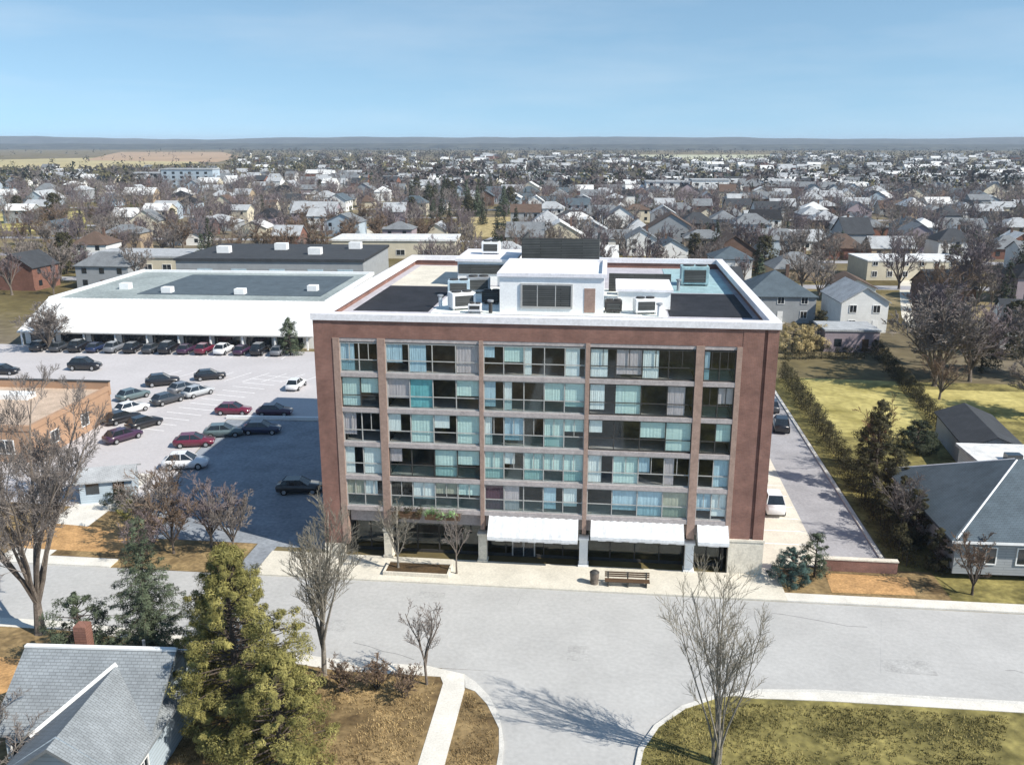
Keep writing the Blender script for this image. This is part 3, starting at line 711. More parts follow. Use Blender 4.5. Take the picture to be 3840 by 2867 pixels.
# brown bushes along the left lawn
for i,(x,y,lab) in enumerate(((6.9,-18.4,'brown leafless bush nearest the narrow upright tree'),(8.9,-18.0,'brown leafless bush in the middle of the row of three'),(10.8,-18.6,'brown leafless bush nearest the side street sidewalk'))):
    plant(make_bare(60+i,'bark_dark','twig_brown',h=2.3,spread=1.5,fork=.06,limbs=12,sub=(7,6,5),up=.4,stems=4,trunk_r=.06,twig_r=.012),'bush',lab,'bush',x,y,i,group='brown bushes on the left lawn',z=.1)
# teal juniper and others by the right end of the plaza
plant(make_leafy(lumpy_parts(21,2.9,1.45,lumps=60,nleaf=260,leaf=.08,clump=.4,shape=.5),'leaf_teal'),'juniper','blue green juniper bush at the right corner of the apartment block','bush',37.2,-1.0)
plant(make_leafy(lumpy_parts(22,3.6,1.2,lumps=26,nleaf=170,leaf=.12,clump=.5,shape=.7),'leaf_dark'),'cedar','dark green upright cedar between the juniper and the brick retaining wall','bush',39.2,.2)
# hedge along the driveway: clipped unevenly, many shrubs grown together
def hedge(name, label, p0, p1, h, w, mleaf, seed):
    r_ = random.Random(seed); C = MB(); T = MB()
    L = math.hypot(p1[0]-p0[0], p1[1]-p0[1]); n = int(L/1.1)
    for i in range(n+1):
        t = i/n; x = p0[0]+(p1[0]-p0[0])*t; y = p0[1]+(p1[1]-p0[1])*t
        hh = h*r_.uniform(.7,1.2)
        T.tube((x,y,0),(x,y,hh*.6),.06,.03,4)
        for q in range(7):
            z = hh*(q+.7)/7; wr = w*.5*(1-.5*(q/6)**2)
            leafclump(C, Vector((x+r_.uniform(-wr,wr)*.7, y+r_.uniform(-.4,.4), z)), wr*.8*r_.uniform(.6,1.2), 90, .13, r_, .9)
    t = thing(name, label, 'hedge')
    T.build('trunk', M['bark_dark'], t); C.build('foliage', M[mleaf], t)
hedge('hedge','long dark hedge running along the right side of the grey driveway',(47.0,3.0),(48.2,62),2.7,2.2,'leaf_hedge',1)
hedge('hedge','dark hedge on the far right side of the yellow lawn',(61.8,36),(65.5,80),2.4,2.0,'leaf_hedge',2)
hedge('hedge','short dark hedge closing the back of the yellow lawn',(50.5,74),(63,76),2.0,1.8,'leaf_hedge',3)
plant(make_leafy(lumpy_parts(33,9.0,1.8,lumps=80,nleaf=120,leaf=.17,clump=.55,shape=.8,lo=.1),'leaf_hedge'),'evergreen_tree','dark columnar evergreen on the near side of the yellow lawn','tree',48.9,19.5)
dE = make_leafy(lumpy_parts(34,6.0,1.9,lumps=70,nleaf=160,leaf=.14,clump=.5,shape=.7,lo=.06),'leaf_hedge')
for x, y, s_, lab in ((49.0,2.2,.62,'lowest dark evergreen at the front end of the driveway hedge'),(48.6,6.6,.85,'dark evergreen between the hedge and the hip roofed house front'),(48.9,11.2,.75,'dark evergreen beside the middle of the hip roofed house'),(49.4,15.2,.95,'dark evergreen beside the rear of the hip roofed house'),(50.2,25.6,.8,'dark evergreen behind the columnar one on the yellow lawn')):
    plant(dE,'evergreen_tree',lab,'tree',x,y,y,s_)
plant(make_bare(71,'bark_dark','twig_red',h=8.6,spread=2.6,fork=.2,limbs=8,sub=(7,6,4),up=.6,trunk_r=.13,twig_r=.02),'bare_tree','russet bare tree behind the dark columnar evergreen','tree',50.6,24.5)
plant(make_leafy(lumpy_parts(35,3.4,2.0,lumps=40,nleaf=150,leaf=.16,clump=.6,shape=.5),'leaf_black'),'shrub','blackish green shrub at the back corner of the hip roofed house','bush',56.8,31.5)
plant(make_leafy(lumpy_parts(36,4.6,3.4,lumps=46,nleaf=130,leaf=.2,clump=.8,shape=.5),'leaf_tan'),'shrub','straw coloured bush behind the right rear corner of the apartment block','bush',52.5,79)
plant(make_leafy(lumpy_parts(37,3.8,2.6,lumps=36,nleaf=130,leaf=.2,clump=.8,shape=.5),'leaf_tan'),'shrub','smaller straw coloured bush beside the taupe garage','bush',57,82)
plant(make_bare(73,'bark','twig_grey',h=6.5,spread=2.6,fork=.2,limbs=7,sub=(6,5,5),up=.6,trunk_r=.10,twig_r=.018),'bare_tree','small bare tree between the dark hedge and the hip roofed house','tree',47.9,7.0)
plant(make_bare(74,'bark_dark','twig_brown',h=5,spread=2.4,fork=.15,limbs=8,sub=(6,5,5),up=.5,trunk_r=.09,twig_r=.018),'bare_tree','low brown bare tree in front of the hip roofed house','tree',50.4,-1.4)
# big grey bare trees, right
gA = make_bare(81,'bark','twig_grey',h=14,spread=6.4,fork=.16,limbs=11,sub=(9,8,7),up=.5,trunk_r=.28,twig_r=.04)
gB = make_bare(82,'bark','twig_purple',h=14,spread=5.8,fork=.16,limbs=11,sub=(9,8,7),up=.55,trunk_r=.28,twig_r=.04)
gC = make_bare(83,'bark','twig_brown',h=11,spread=5.0,fork=.16,limbs=8,sub=(8,6,6),up=.5,trunk_r=.25,twig_r=.030)
plant(gA,'bare_tree','largest grey bare tree beyond the yellow lawn hedge','tree',68.2,60,.3,1.05)
plant(gB,'bare_tree','mauve bare tree standing behind the largest grey one','tree',71.5,72,2.3,1.0)
plant(gC,'bare_tree','brown bare tree filling the gap beside the taupe garage','tree',74,84,.3,.95)
plant(gC,'bare_tree','low brown bare tree in front of the largest grey one','tree',66.5,53,1.9,.6)
plant(gA,'bare_tree','grey bare tree behind the long dark shed','tree',76,46,3.0,.72)
plant(gB,'bare_tree','mauve grey bare tree just right of the largest one','tree',74.0,63,1.3,.9)
plant(gC,'bare_tree','brown bare tree right of the white gabled house','tree',88.5,118,2.0,1.05)
plant(gB,'bare_tree','rounded mauve bare tree at the far end of the cream lane','tree',97,128,2.6,.95)
plant(gA,'bare_tree','grey bare tree at the right picture edge above the hip roofed house','tree',84.5,66,4.0,.8)
# left side of the store
plant(gA,'bare_tree','grey bare tree in front of the white store left end','tree',-67.5,67,1,.62)
plant(make_leafy(lumpy_parts(38,6.0,1.9,lumps=50,nleaf=100,leaf=.2,clump=.6),'leaf_dark'),'evergreen_tree','grey green evergreen in front of the white store right end','tree',-27.5,68.5)

# ------------------------------------------------------------------ houses
def gable_roof(mb, w, d, z, pitch, ov, th, axis, m=0):
    """two sloping slabs with real thickness; ridge along x or y"""
    hw, hd = (w/2+ov, d/2+ov)
    if axis == 'y': hw, hd = hd, hw
    rise = pitch*hd
    def P(x, y, zz): return (x,y,zz) if axis == 'x' else (-y,x,zz)
    e = z-ov*pitch
    for s in (-1,1):
        A=[P(-hw,s*hd,e),P(hw,s*hd,e),P(hw,0,e+rise),P(-hw,0,e+rise)]
        B=[(x,y,zz-th) for x,y,zz in A]
        if s > 0: A=A[::-1]; B=B[::-1]
        mb.face(A,m); mb.face(B[::-1],m)
        for i in range(4):
            j=(i+1)%4
            if (A[i][2] > e+.5*rise and A[j][2] > e+.5*rise): continue
            mb.face([A[i],B[i],B[j],A[j]],m)
    return e+rise
def hip_roof(mb, w, d, z, pitch, ov, th, m=0):
    hw, hd = w/2+ov, d/2+ov; e = z
    if hw >= hd: r0,r1=(-(hw-hd),0),((hw-hd),0); rise = pitch*hd
    else: r0,r1=(0,-(hd-hw)),(0,(hd-hw)); rise = pitch*hw
    c=[(-hw,-hd,e),(hw,-hd,e),(hw,hd,e),(-hw,hd,e)]; a=(*r0,e+rise); b2=(*r1,e+rise)
    if hw >= hd:
        mb.face([c[0],c[1],b2,a],m); mb.face([c[1],c[2],b2],m); mb.face([c[2],c[3],a,b2],m); mb.face([c[3],c[0],a],m)
    else:
        mb.face([c[0],c[1],a],m); mb.face([c[1],c[2],b2,a],m); mb.face([c[2],c[3],b2],m); mb.face([c[3],c[0],a,b2],m)
    lo=[(x,y,zz-th) for x,y,zz in c]; mb.face(lo[::-1],m)
    for i in range(4):
        j=(i+1)%4; mb.face([c[i],lo[i],lo[j],c[j]],m)
    return e+rise
def window_part(parent, x, z, w, h, y, facing='f', frame=True, sub=True):
    """window on the front (-y), right (+x) or left (-x) wall"""
    def bx(mb, u0, v0, u1, v1, p, q, m=0):
        if facing == 'f': mb.box(u0, y-q, v0, u1, y-p, v1, m)
        elif facing == 'r': mb.box(y+p, u0, v0, y+q, u1, v1, m)
        else: mb.box(y-q, u0, v0, y-p, u1, v1, m)
    if not sub:
        a = MB(); bx(a, x-w/2, z, x+w/2, z+h, .003, .05); return a.build('window', M['darkglass'], parent)
    a = MB(); t = .09
    bx(a, x-w/2-t, z-t, x+w/2+t, z, .002, .09); bx(a, x-w/2-t, z+h, x+w/2+t, z+h+t, .002, .09)
    bx(a, x-w/2-t, z, x-w/2, z+h, .002, .09); bx(a, x+w/2, z, x+w/2+t, z+h, .002, .09)
    bx(a, x-.025, z, x+.025, z+h, .002, .07)
    f = a.build('window', M['trim'], parent)
    a = MB(); bx(a, x-w/2, z, x+w/2, z+h, .003, .035); a.build('pane', M['darkglass'], f)
    return f
def house(label, x, y, w, d, h, rz, shape, wall, roof, pitch=.55, detail=1, chimney=False, name='house', group=None, cat='house', z=0, garage=False):
    t = thing(name, label, cat, (x,y,z), rz, group)
    a = MB(); a.box(-w/2,-d/2,0,w/2,d/2,h)
    ov = .35
    if shape in ('side gabled','front gabled'):
        ax = 'x' if shape == 'side gabled' else 'y'
        if ax == 'x':
            pk = h+pitch*d/2
            for s in (-1,1):
                pts=[(s*w/2,-d/2,h),(s*w/2,d/2,h),(s*w/2,0,pk-.03)]; a.face(pts if s>0 else pts[::-1])
        else:
            pk = h+pitch*w/2
            for s in (-1,1):
                pts=[(w/2,s*d/2,h),(-w/2,s*d/2,h),(0,s*d/2,pk-.03)]; a.face(pts if s>0 else pts[::-1])
        a.build('wall', WM[wall], t)
        r_ = MB(); top = gable_roof(r_, w, d, h+.06, pitch, ov, .14, ax); ro = r_.build('roof', RM[roof], t)
    elif shape == 'hip roofed':
        a.build('wall', WM[wall], t)
        r_ = MB(); top = hip_roof(r_, w, d, h+.01, pitch, ov, .14); ro = r_.build('roof', RM[roof], t)
    else:                                                    # flat roofed
        a.build('wall', WM[wall], t)
        r_ = MB(); r_.box(-w/2-.15,-d/2-.15,h,w/2+.15,d/2+.15,h+.3); ro = r_.build('roof', RM[roof], t); top = h+.3
    if chimney:
        c = MB(); c.box(w*.18,-.3+d*.1,h+.2,w*.18+.6,.3+d*.1,top+.7); c.box(w*.18-.06,-.36+d*.1,top+.7,w*.18+.66,.36+d*.1,top+.82); c.build('chimney', WM['brown brick'], ro)
    if detail:
        st = 2 if h > 4.2 else 1
        n = max(2, int(w/3.4))
        # the sides that face the camera
        for k in range(st):
            for i in range(n):
                if k == 0 and i == n//2: continue
                window_part(t, -w/2+w*(i+.5)/n, .95+k*2.7, 1.15, 1.25, -d/2, 'f', sub=detail > 1)
        toward = 'r' if (math.cos(rz)*(CAMX-x)+math.sin(rz)*(CAMY-y)) > 0 else 'l'
        if detail > 1:
            for k in range(st):
                for i in (-.25,.25): window_part(t, d*i, .95+k*2.7, 1.0, 1.2, w/2, toward, sub=True)
        xd = -w/2+w*(n//2+.5)/n
        dd = MB(); dd.box(xd-.5,-d/2-.06,.15,xd+.5,-d/2-.003,2.2); do = dd.build('door', M['wood'] if hash(label)%2 or detail<2 else M['trim'], t)
        if detail > 1:
            hh = MB(); hh.box(xd+.36,-d/2-.11,1.05,xd+.42,-d/2-.061,1.2); hh.build('handle', M['chrome'], do)
            s_ = MB(); s_.box(xd-.8,-d/2-1.0,0,xd+.8,-d/2-.004,.14); s_.build('step', M['kerb'], t)
    return t

# grey roofed house, lower left: cross gables with a light valley
t = thing('house','pale walled house with grey shingle cross gable roof at the lower left corner','house',(-5.9,-24.6,.0),.06)
t.scale = (1,1,1.12)
a = MB(); a.box(-2.6,-3.4,0,5.0,3.6,3.2); a.box(-.4,-6.8,0,5.2,-3.4,3.2)
a.face([(-.4,-6.8,3.2),(5.2,-6.8,3.2),(2.4,-6.8,5.0)]); a.face([(-2.6,3.6,3.2),(-2.6,-3.4,3.2),(-2.6,.1,5.45)])
a.face([(5.0,-3.4,3.2),(5.0,3.6,3.2),(5.0,.1,5.40)])
a.build('wall', WM['pale blue'], t)
a = MB(); gable_roof(a, 7.6, 7.0, 3.26, .62, .45, .16, 'x'); ra = a.build('roof', RM['light slate'], t, loc=(1.2,.1,0))
a = MB(); a.box(-4.26,-.14,5.37,4.26,.14,5.47); a.build('ridge_cap', M['trim'], ra)
a = MB(); gable_roof(a, 5.6, 7.2, 3.20, .62, .45, .16, 'y'); rb = a.build('roof', RM['light slate'], t, loc=(2.4,-3.6,0))
a = MB(); a.tube((-2.05,-4.045,2.97),(1.2,-.795,4.98),.14,.14,6); a.build('valley_flashing', M['trim'], ra)
a = MB(); a.box(-3.9,3.95,3.0,4.2,4.08,3.14); a.build('gutter', M['trim'], ra)
a = MB(); a.box(-2.0,.9,4.2,-1.3,1.6,6.0); a.build('chimney', WM['red brick'], ra)
a = MB(); a.cyl((1.6,1.6,4.2),.09,.8,8); a.build('vent_pipe', M['chrome'], ra)
for x in (-1.7,): window_part(t, x, 1.0, 1.1, 1.3, -3.4, 'f')
for x in (1.1,3.6): window_part(t, x, .9, 1.3, 1.4, -6.8, 'f')
for y in (-5.6,-4.4): window_part(t, y, 1.0, .8, 1.2, 5.2, 'r')
a = MB(); a.box(-2.4,3.603,.1,-1.5,3.66,2.2); a.build('door', M['wood'], t)

# hip roofed house on the right with a white rear wing
t = thing('house','bungalow with large slate grey hip roof and white gutters at the right picture edge','house',(58.3,8.2,.55),.03)
a = MB(); a.box(-8.8,-7.0,0,9.5,7.2,3.0); a.build('wall', WM['grey'], t)
a = MB(); hip_roof(a, 18.3, 14.2, 3.02, .52, .6, .2); ra = a.build('roof', RM['blue grey'], t, loc=(.35,.1,0))
a = MB(); a.box(-9.72,-7.75,2.80,-9.56,7.95,3.0); a.box(-9.56,-7.75,2.80,10.4,-7.61,3.0); a.build('gutter', M['trim'], ra)
a = MB(); a.tube((-9.35,-7.55,3.06),(-2.1,-.05,6.95),.09,.09,6); a.tube((-9.35,7.75,3.06),(-2.1,.2,6.95),.09,.09,6); a.build('hip_cap', M['trim'], ra)
a = MB(); a.box(1.4,2.4,4.6,2.3,3.2,7.4); a.build('chimney', WM['red brick'], ra)
for x in (-6.5,-3.4,.2,5.4): window_part(t, x, .95, 1.5, 1.3, -7.0, 'f')
for y in (-4,0,4): window_part(t, y, 1.0, 1.0, 1.2, -8.8, 'l')
a = MB(); a.box(2.4,-7.06,.1,3.4,-7.003,2.2); do = a.build('door', M['trim'], t)
a = MB(); a.box(2.5,-7.12,1.0,2.56,-7.061,1.15); a.build('handle', M['chrome'], do)
t = thing('house_wing','white flat roofed rear wing behind the slate hip roof','building',(61.5,19.6,0),.03)
a = MB(); a.box(-3.6,-4.6,0,6,3.4,3.6); a.build('wall', WM['white'], t)
a = MB(); a.box(-3.9,-4.8,3.6,6.3,3.7,3.9); a.build('roof', RM['white'], t)
a = MB(); a.box(-1.2,-1.4,3.9,.2,-.5,4.5); a.build('skylight', M['darkglass'], t)
window_part(t, -1.6, 1, 1.0, 1.2, -3.6, 'l')
house('long dark blue grey roofed shed beyond the white rear wing',63.0,31.5,5.5,12,2.8,-.1,'front gabled','grey','charcoal',.4,1,name='shed',cat='shed')

# houses at the right behind the apartment block
house('white front gabled house facing the yellow lawn',67.6,102,8.2,12,5.6,.06,'front gabled','white','pale grey',.62,2)
house('wide two storey house with blue grey hip roof left of the white gabled house',54.5,110,13,13,5.0,.05,'hip roofed','grey','blue grey',.6,2,True)
house('taupe garage at the back of the yellow lawn',61.8,83.5,8.6,7,3.4,.04,'flat roofed','mauve','pale grey',.3,1,name='garage',cat='garage')
house('long low cream building with white flat roof beside the cream lane',98,168,26,14,4.6,.08,'flat roofed','cream','white',.3,2,name='commercial_building',cat='building')
house('charcoal roofed house hidden behind dark trees right of the parapet corner',44.5,122,10,9,5.2,.1,'side gabled','grey','charcoal',.6,2)
house('white walled house with dark roof at the right edge behind bare trees',93,88,11,9,5.0,-.2,'side gabled','white','charcoal',.6,2)

# ------------------------------------------------------------------ the big white store and other commercial buildings
t = thing('store','long store with sloping white metal front and grey flat roof behind the parking lot','store',(-50,71.2,0),.03)
a = MB(); a.box(-24.6,9,0,25,44,6.0); a.box(-24.6,1.2,0,25,8.99,2.9)
for x, sg in ((-24.6,-1),(25,1)):
    p_ = [(x,1.2,2.9),(x,9,2.9),(x,9,5.95)]; a.face(p_ if sg > 0 else p_[::-1])
a.build('wall', M['whitewall'], t)
a = MB(); a.box(-24.9,9.6,5.95,-24.2,44.3,6.55); a.box(24.6,9.6,5.95,25.3,44.3,6.55); a.box(-24.2,43.6,5.95,24.6,44.3,6.55); a.build('parapet', M['white'], t)
a = MB(); a.box(-24.2,9.6,5.99,24.6,43.6,6.1); ra = a.build('roof', M['storeroof'], t)
a = MB(); a.box(-12,16,6.1,22,40,6.2); a.build('grey_membrane', RM['blue grey'], ra)
for x in (-18,-8,6,18):
    a = MB(); a.box(x,14+abs(x)*.4,6.1,x+1.8,15.6+abs(x)*.4,7.2); a.build('roof_unit', M['white'], ra)
a = MB()                                            # sloping white metal front roof with standing seams
def sl(y): return 2.45+(y+.4)*.395
a.face([(-24.9,-.4,sl(-.4)),(25.3,-.4,sl(-.4)),(25.3,9.6,sl(9.6)),(-24.9,9.6,sl(9.6))])
a.face([(-24.9,9.6,sl(9.6)-.25),(25.3,9.6,sl(9.6)-.25),(25.3,-.4,sl(-.4)-.25),(-24.9,-.4,sl(-.4)-.25)])
a.face([(-24.9,-.4,sl(-.4)-.25),(25.3,-.4,sl(-.4)-.25),(25.3,-.4,sl(-.4)),(-24.9,-.4,sl(-.4))])
for x, f_ in ((-24.9,1),(25.3,-1)):
    p_ = [(x,-.4,sl(-.4)-.25),(x,-.4,sl(-.4)),(x,9.6,sl(9.6)),(x,9.6,sl(9.6)-.25)]; a.face(p_[::f_])
for i in range(62):
    x = -24.5+i*.8
    a.face([(x,-.4,sl(-.4)+.05),(x+.05,-.4,sl(-.4)+.05),(x+.05,9.6,sl(9.6)+.05),(x,9.6,sl(9.6)+.05)])
    a.face([(x,-.4,sl(-.4)),(x,-.4,sl(-.4)+.05),(x,9.6,sl(9.6)+.05),(x,9.6,sl(9.6))]); a.face([(x+.05,9.6,sl(9.6)),(x+.05,9.6,sl(9.6)+.05),(x+.05,-.4,sl(-.4)+.05),(x+.05,-.4,sl(-.4))])
a.build('front_roof', M['frontroof'], t)
a = MB(); a.box(-24.9,-.52,2.25,25.3,-.41,2.4); a.build('gutter', M['lightframe'], t)
for i in range(9):
    x = -23.6+i*5.3
    a = MB(); a.box(x,1.11,.1,x+4.3,1.197,2.0); d_ = a.build('shop_window', M['darkglass'], t)
    a = MB(); a.box(x-.1,1.08,2.0,x+4.4,1.196,2.12); a.box(x+2.1,1.08,.1,x+2.2,1.109,2.0); a.build('frame', M['frame'], d_)
for i in range(10):
    x = -24.5+i*5.4
    a = MB(); a.box(x,-.2,0,x+.25,.05,2.25); a.build('post', M['white'], t)
t = thing('warehouse','dark blue grey warehouse with pale loading doors behind the white store','warehouse',(-54,147,0),.05)
a = MB(); a.box(-24,-14,0,20,16,6.2); a.build('wall', WM['grey'], t)
a = MB(); a.box(-24.3,-14.3,6.2,20.3,16.3,6.8); ra = a.build('roof', RM['charcoal'], t)
for x in (-19,-11,-2,7,14):
    a = MB(); a.box(x,-14.1,.1,x+3.6,-14.003,4.4); a.build('loading_door', M['paleblue'], t)
for x, y in ((-18,-4),(-6,3),(5,-6),(12,6)):
    a = MB(); a.box(x,y,6.8,x+3,y+2.2,8.4); a.build('roof_unit', M['white'], ra)
t = thing('low_building','low tan flat roofed building left of the blue grey warehouse','building',(-99,158,0),.05)
a = MB(); a.box(-13,-7,0,13,9,4.2); a.build('wall', WM['cream'], t)
a = MB(); a.box(-13.3,-7.3,4.2,13.3,9.3,4.7); a.build('roof', RM['pale grey'], t)
for x in (-9,-3,4,9): window_part(t, x, 1, 2.2, 1.5, -7, 'f')
t = thing('low_building','cream low building with white roof behind the blue grey warehouse','building',(-38,196,0),.08)
a = MB(); a.box(-20,-7,0,16,9,5.0); a.build('wall', WM['cream'], t)
a = MB(); a.box(-20.3,-7.3,5.0,16.3,9.3,5.5); a.build('roof', RM['white'], t)
for x in (-15,-8,0,8): window_part(t, x, 1, 2.4, 1.5, -7, 'f')
# peach stucco building, left edge
t = thing('stucco_building','peach stucco building with tan flat roof behind the tall bare tree','building',(-52.6,25.5,0),.02)
PEACH = lined('wall_peach_stucco',(.64,.41,.27),(.62,.39,.26),40,40,amt=.12)
PTAN = mat('peach_tan_roof_gravel',(.46,.36,.28),.9,.16,.6,scale2=8)
a = MB(); a.box(-15,-8,0,15,8,3.6); a.build('wall', PEACH, t)
a = MB(); a.box(-14.7,-7.7,3.6,14.7,7.7,3.7); ra = a.build('roof', PTAN, t)
a = MB(); a.box(-15.1,-8.1,3.55,15.1,-7.7,4.1); a.box(14.7,-7.7,3.55,15.1,7.7,4.1); a.box(-15.1,-7.7,3.55,-14.7,7.7,4.1); a.box(-14.7,7.7,3.0,15.1,8.1,4.6); a.build('parapet', PEACH, t)
a = MB(); a.box(-15.15,7.65,4.6,15.15,8.15,4.75); a.build('coping', M['frame'], t)
a = MB(); a.box(-6,2.4,3.7,8,4.2,4.3); a.build('roof_duct', M['white'], ra)
for x in (-11,-5,1,7,12): window_part(t, x, 1, 1.8, 1.4, -8, 'f')
for y in (-4,2): window_part(t, y, 1, 1.4, 1.3, 15, 'r')
a = MB(); a.box(-2.6,-8.07,.1,-1.4,-8.003,2.2); a.build('door', M['frame'], t)
# small things between the peach building and the road
house('small pale blue shed with white roof right of the peach building',-24.6,10.2,4.6,3.6,2.3,.35,'side gabled','pale blue','pale grey',.35,1,name='shed',cat='shed')
sheet('lawn', [(-40,-2.6),(-15.8,-2.6),(-16.4,5.6),(-27,7.2),(-40,8)], .020, M['lawn_brown'])
sheet('dry_bank', [(-27,-1.6),(-17.2,-1.6),(-17.6,2.6),(-26,3.4)], .030, M['orange_soil'])
sheet('driveway', [(-26.5,-4.1),(-22.6,-4.1),(-22.9,16),(-27,16)], .026, M['walk'])
sheet('front_yard', [(-22,-17.2),(-11,-17.2),(-11.2,-24),(-22,-24)], .12, M['orange_soil'])
plant(make_bare(91,'bark_dark','twig_brown',h=5.2,spread=2.8,fork=.12,limbs=9,sub=(7,6,4),up=.5,trunk_r=.10,twig_r=.016),'bare_tree','brown bare tree on the lawn beside the shade toned asphalt','tree',-16.9,6.4)
plant(make_bare(92,'bark','twig_grey',h=6.5,spread=3.0,fork=.14,limbs=9,sub=(7,6,4),up=.5,trunk_r=.12,twig_r=.016),'bare_tree','grey bare tree before the peach building corner','tree',-31,9.5)
plant(make_leafy(lumpy_parts(93,1.8,1.6,lumps=26,nleaf=130,leaf=.12,clump=.45,shape=.5),'leaf_black'),'shrub','dark green shrub beside the pale blue shed','bush',-22.0,7.6)
plant(make_leafy(lumpy_parts(94,1.6,1.5,lumps=26,nleaf=130,leaf=.12,clump=.45,shape=.5),'leaf_olive'),'shrub','olive shrub on the brown lawn left of the driveway','bush',-19.6,5.6)
sheet('lawn', [(-16.5,-4.1),(-6.5,-4.1),(-6.5,1.35),(-18.2,1.35),(-16.6,-2.7)], .028, M['lawn_brown'])
for i,(x,y,s_,lab) in enumerate(((-15.2,.4,1.1,'grey bare tree at the left end of the brown strip before the shade toned asphalt'),(-12.6,-1.2,.95,'brown bare tree second from the left on the brown strip'),(-10.0,.3,1.15,'mauve bare tree in the middle of the brown strip'),(-7.6,-.8,1.0,'grey brown bare tree at the right end of the brown strip'))):
    plant(make_bare(160+i,'bark',('twig_grey','twig_brown','twig_purple','twig_grey')[i],h=6.0,spread=2.6,fork=.2,limbs=9,sub=(8,7,5),up=.5,trunk_r=.10,twig_r=.018),'bare_tree',lab,'tree',x,y,i,s_,group='bare trees on the brown strip')
plant(make_bare(95,'bark_dark','twig_purple',h=4.6,spread=2.4,fork=.1,limbs=10,sub=(7,6,4),up=.5,stems=3,trunk_r=.07,twig_r=.016),'bare_tree','mauve multi stemmed bare tree at the near corner of the shade toned asphalt','tree',-14.2,-2.2)

# ------------------------------------------------------------------ cars
def car_proto():
    parts = {}
    # lower body lofted from cross sections: (x, half width, bottom, waist)
    st = [(-2.22,.66,.42,.80),(-2.12,.80,.30,.90),(-1.5,.87,.24,.96),(-.6,.89,.22,.95),(.5,.89,.22,.94),(1.1,.88,.22,.90),(1.75,.85,.24,.80),(2.08,.76,.30,.70),(2.2,.60,.40,.60)]
    b = MB(); ring = []
    for x, w, z0, z1 in st:
        zm = z0+(z1-z0)*.55
        n = len(b.v); b.v += [(x,-w*.9,z0),(x,-w,zm),(x,-w*.93,z1),(x,w*.93,z1),(x,w,zm),(x,w*.9,z0)]; ring.append(n)
    for i in range(len(ring)-1):
        for k in range(6):
            j = (k+1)%6; b.f.append((ring[i]+k, ring[i+1]+k, ring[i+1]+j, ring[i]+j)); b.m.append(0)
    b.f.append(tuple(ring[0]+k for k in range(6))); b.m.append(0); b.f.append(tuple(ring[-1]+k for k in (5,4,3,2,1,0))); b.m.append(0)
    parts['body'] = b
    lo = [(-1.85,-.78,.93),(.95,-.78,.92),(.95,.78,.92),(-1.85,.78,.93)]
    hi = [(-1.35,-.60,1.44),(.10,-.60,1.46),(.10,.60,1.46),(-1.35,.60,1.44)]
    g = MB()
    for i in range(4):
        j=(i+1)%4; g.face([lo[i],lo[j],hi[j],hi[i]])
    parts['window'] = g
    r_ = MB(); r_.face(hi); r_.face([(p[0],p[1],p[2]-.04) for p in hi][::-1])
    for i in range(4):
        j=(i+1)%4; r_.face([(hi[i][0],hi[i][1],hi[i][2]-.04),(hi[j][0],hi[j][1],hi[j][2]-.04),hi[j],hi[i]])
    for x0,x1,sgn in ((-.35,-.28,-1),(-.35,-.28,1)):
        r_.face([(x0,sgn*.79,.92),(x1,sgn*.79,.92),(x1,sgn*.605,1.46),(x0,sgn*.605,1.46)][::sgn])
    for c0, c1 in zip(lo, hi): r_.tube(c0, c1, .035, .035, 4)
    parts['roof'] = r_
    return parts
CARP = {k: v.mesh(k, CP['black'] if k != 'window' else M['darkglass'], k == 'body') for k, v in car_proto().items()}
_w = MB(); _w.cyl((0,-.11,0),.32,.22,20,0,'y'); CARP['wheel'] = _w.mesh('tyre', M['tyre'])
_w = MB(); _w.cyl((0,-.118,0),.20,.236,14,0,'y'); CARP['rim'] = _w.mesh('rim', M['rim'])
_w = MB(); _w.box(2.02,-.12,.52,2.17,.12,.66); CARP['headlight'] = _w.mesh('headlight', M['lamp'])
_w = MB(); _w.box(-2.2,-.1,.66,-2.1,.1,.82); CARP['taillight'] = _w.mesh('taillight', M['redlamp'])
def car(x, y, rz, colour, label, kind='car', group='parked cars', z=.02):
    t = thing('parked_car', label, kind, (x,y,z), rz, group)
    k = {'car':(1,1,1),'van':(1.08,1.05,1.32),'suv':(1.04,1.05,1.16)}[kind]
    t.scale = k
    def add(nm, me, parent, loc=(0,0,0)):
        o = bpy.data.objects.new(nm, me); COL.objects.link(o); o.parent = parent; o.location = loc; return o
    for nm in ('body','roof'):
        o = add(nm, CARP[nm], t); o.material_slots[0].link = 'OBJECT'; o.material_slots[0].material = CP[colour]
    add('window', CARP['window'], t)
    for wx in (-1.38,1.36):
        for wy in (-.80,.80):
            w = add('wheel', CARP['wheel'], t, (wx,wy,.32)); add('rim', CARP['rim'], w)
    for wy in (-.55,.55): add('headlight', CARP['headlight'], t, (0,wy,0)); add('taillight', CARP['taillight'], t, (0,wy,0))
    return t
def carpx(px, py, rz, colour, label, kind='car'):
    x, y = G(px, py, .5); return car(x, y, rz, colour, label, kind)
A1 = R(62)
carpx(264,902,A1,'black','black car in the row beside the peach building, nearest its wall')
carpx(266,941,A1,'plum','dark plum car at the near end of the row beside the peach building')
carpx(312,913,A1,'black','black car parked nose to nose with the plum car')
carpx(284,882,A1,'white','white car between black cars near the peach building')
carpx(288,853,A1,'teal grey','teal grey car farther up the row beside the peach building')
carpx(362,862,A1,'charcoal','charcoal car alone in the middle aisle of the lot')
carpx(352,824,R(28),'black','black suv towards the store in the second row','suv')
carpx(398,838,A1,'grey','grey car behind the silver one in the middle of the lot')
carpx(428,846,A1,'silver','silver car shining in the middle of the parking lot')
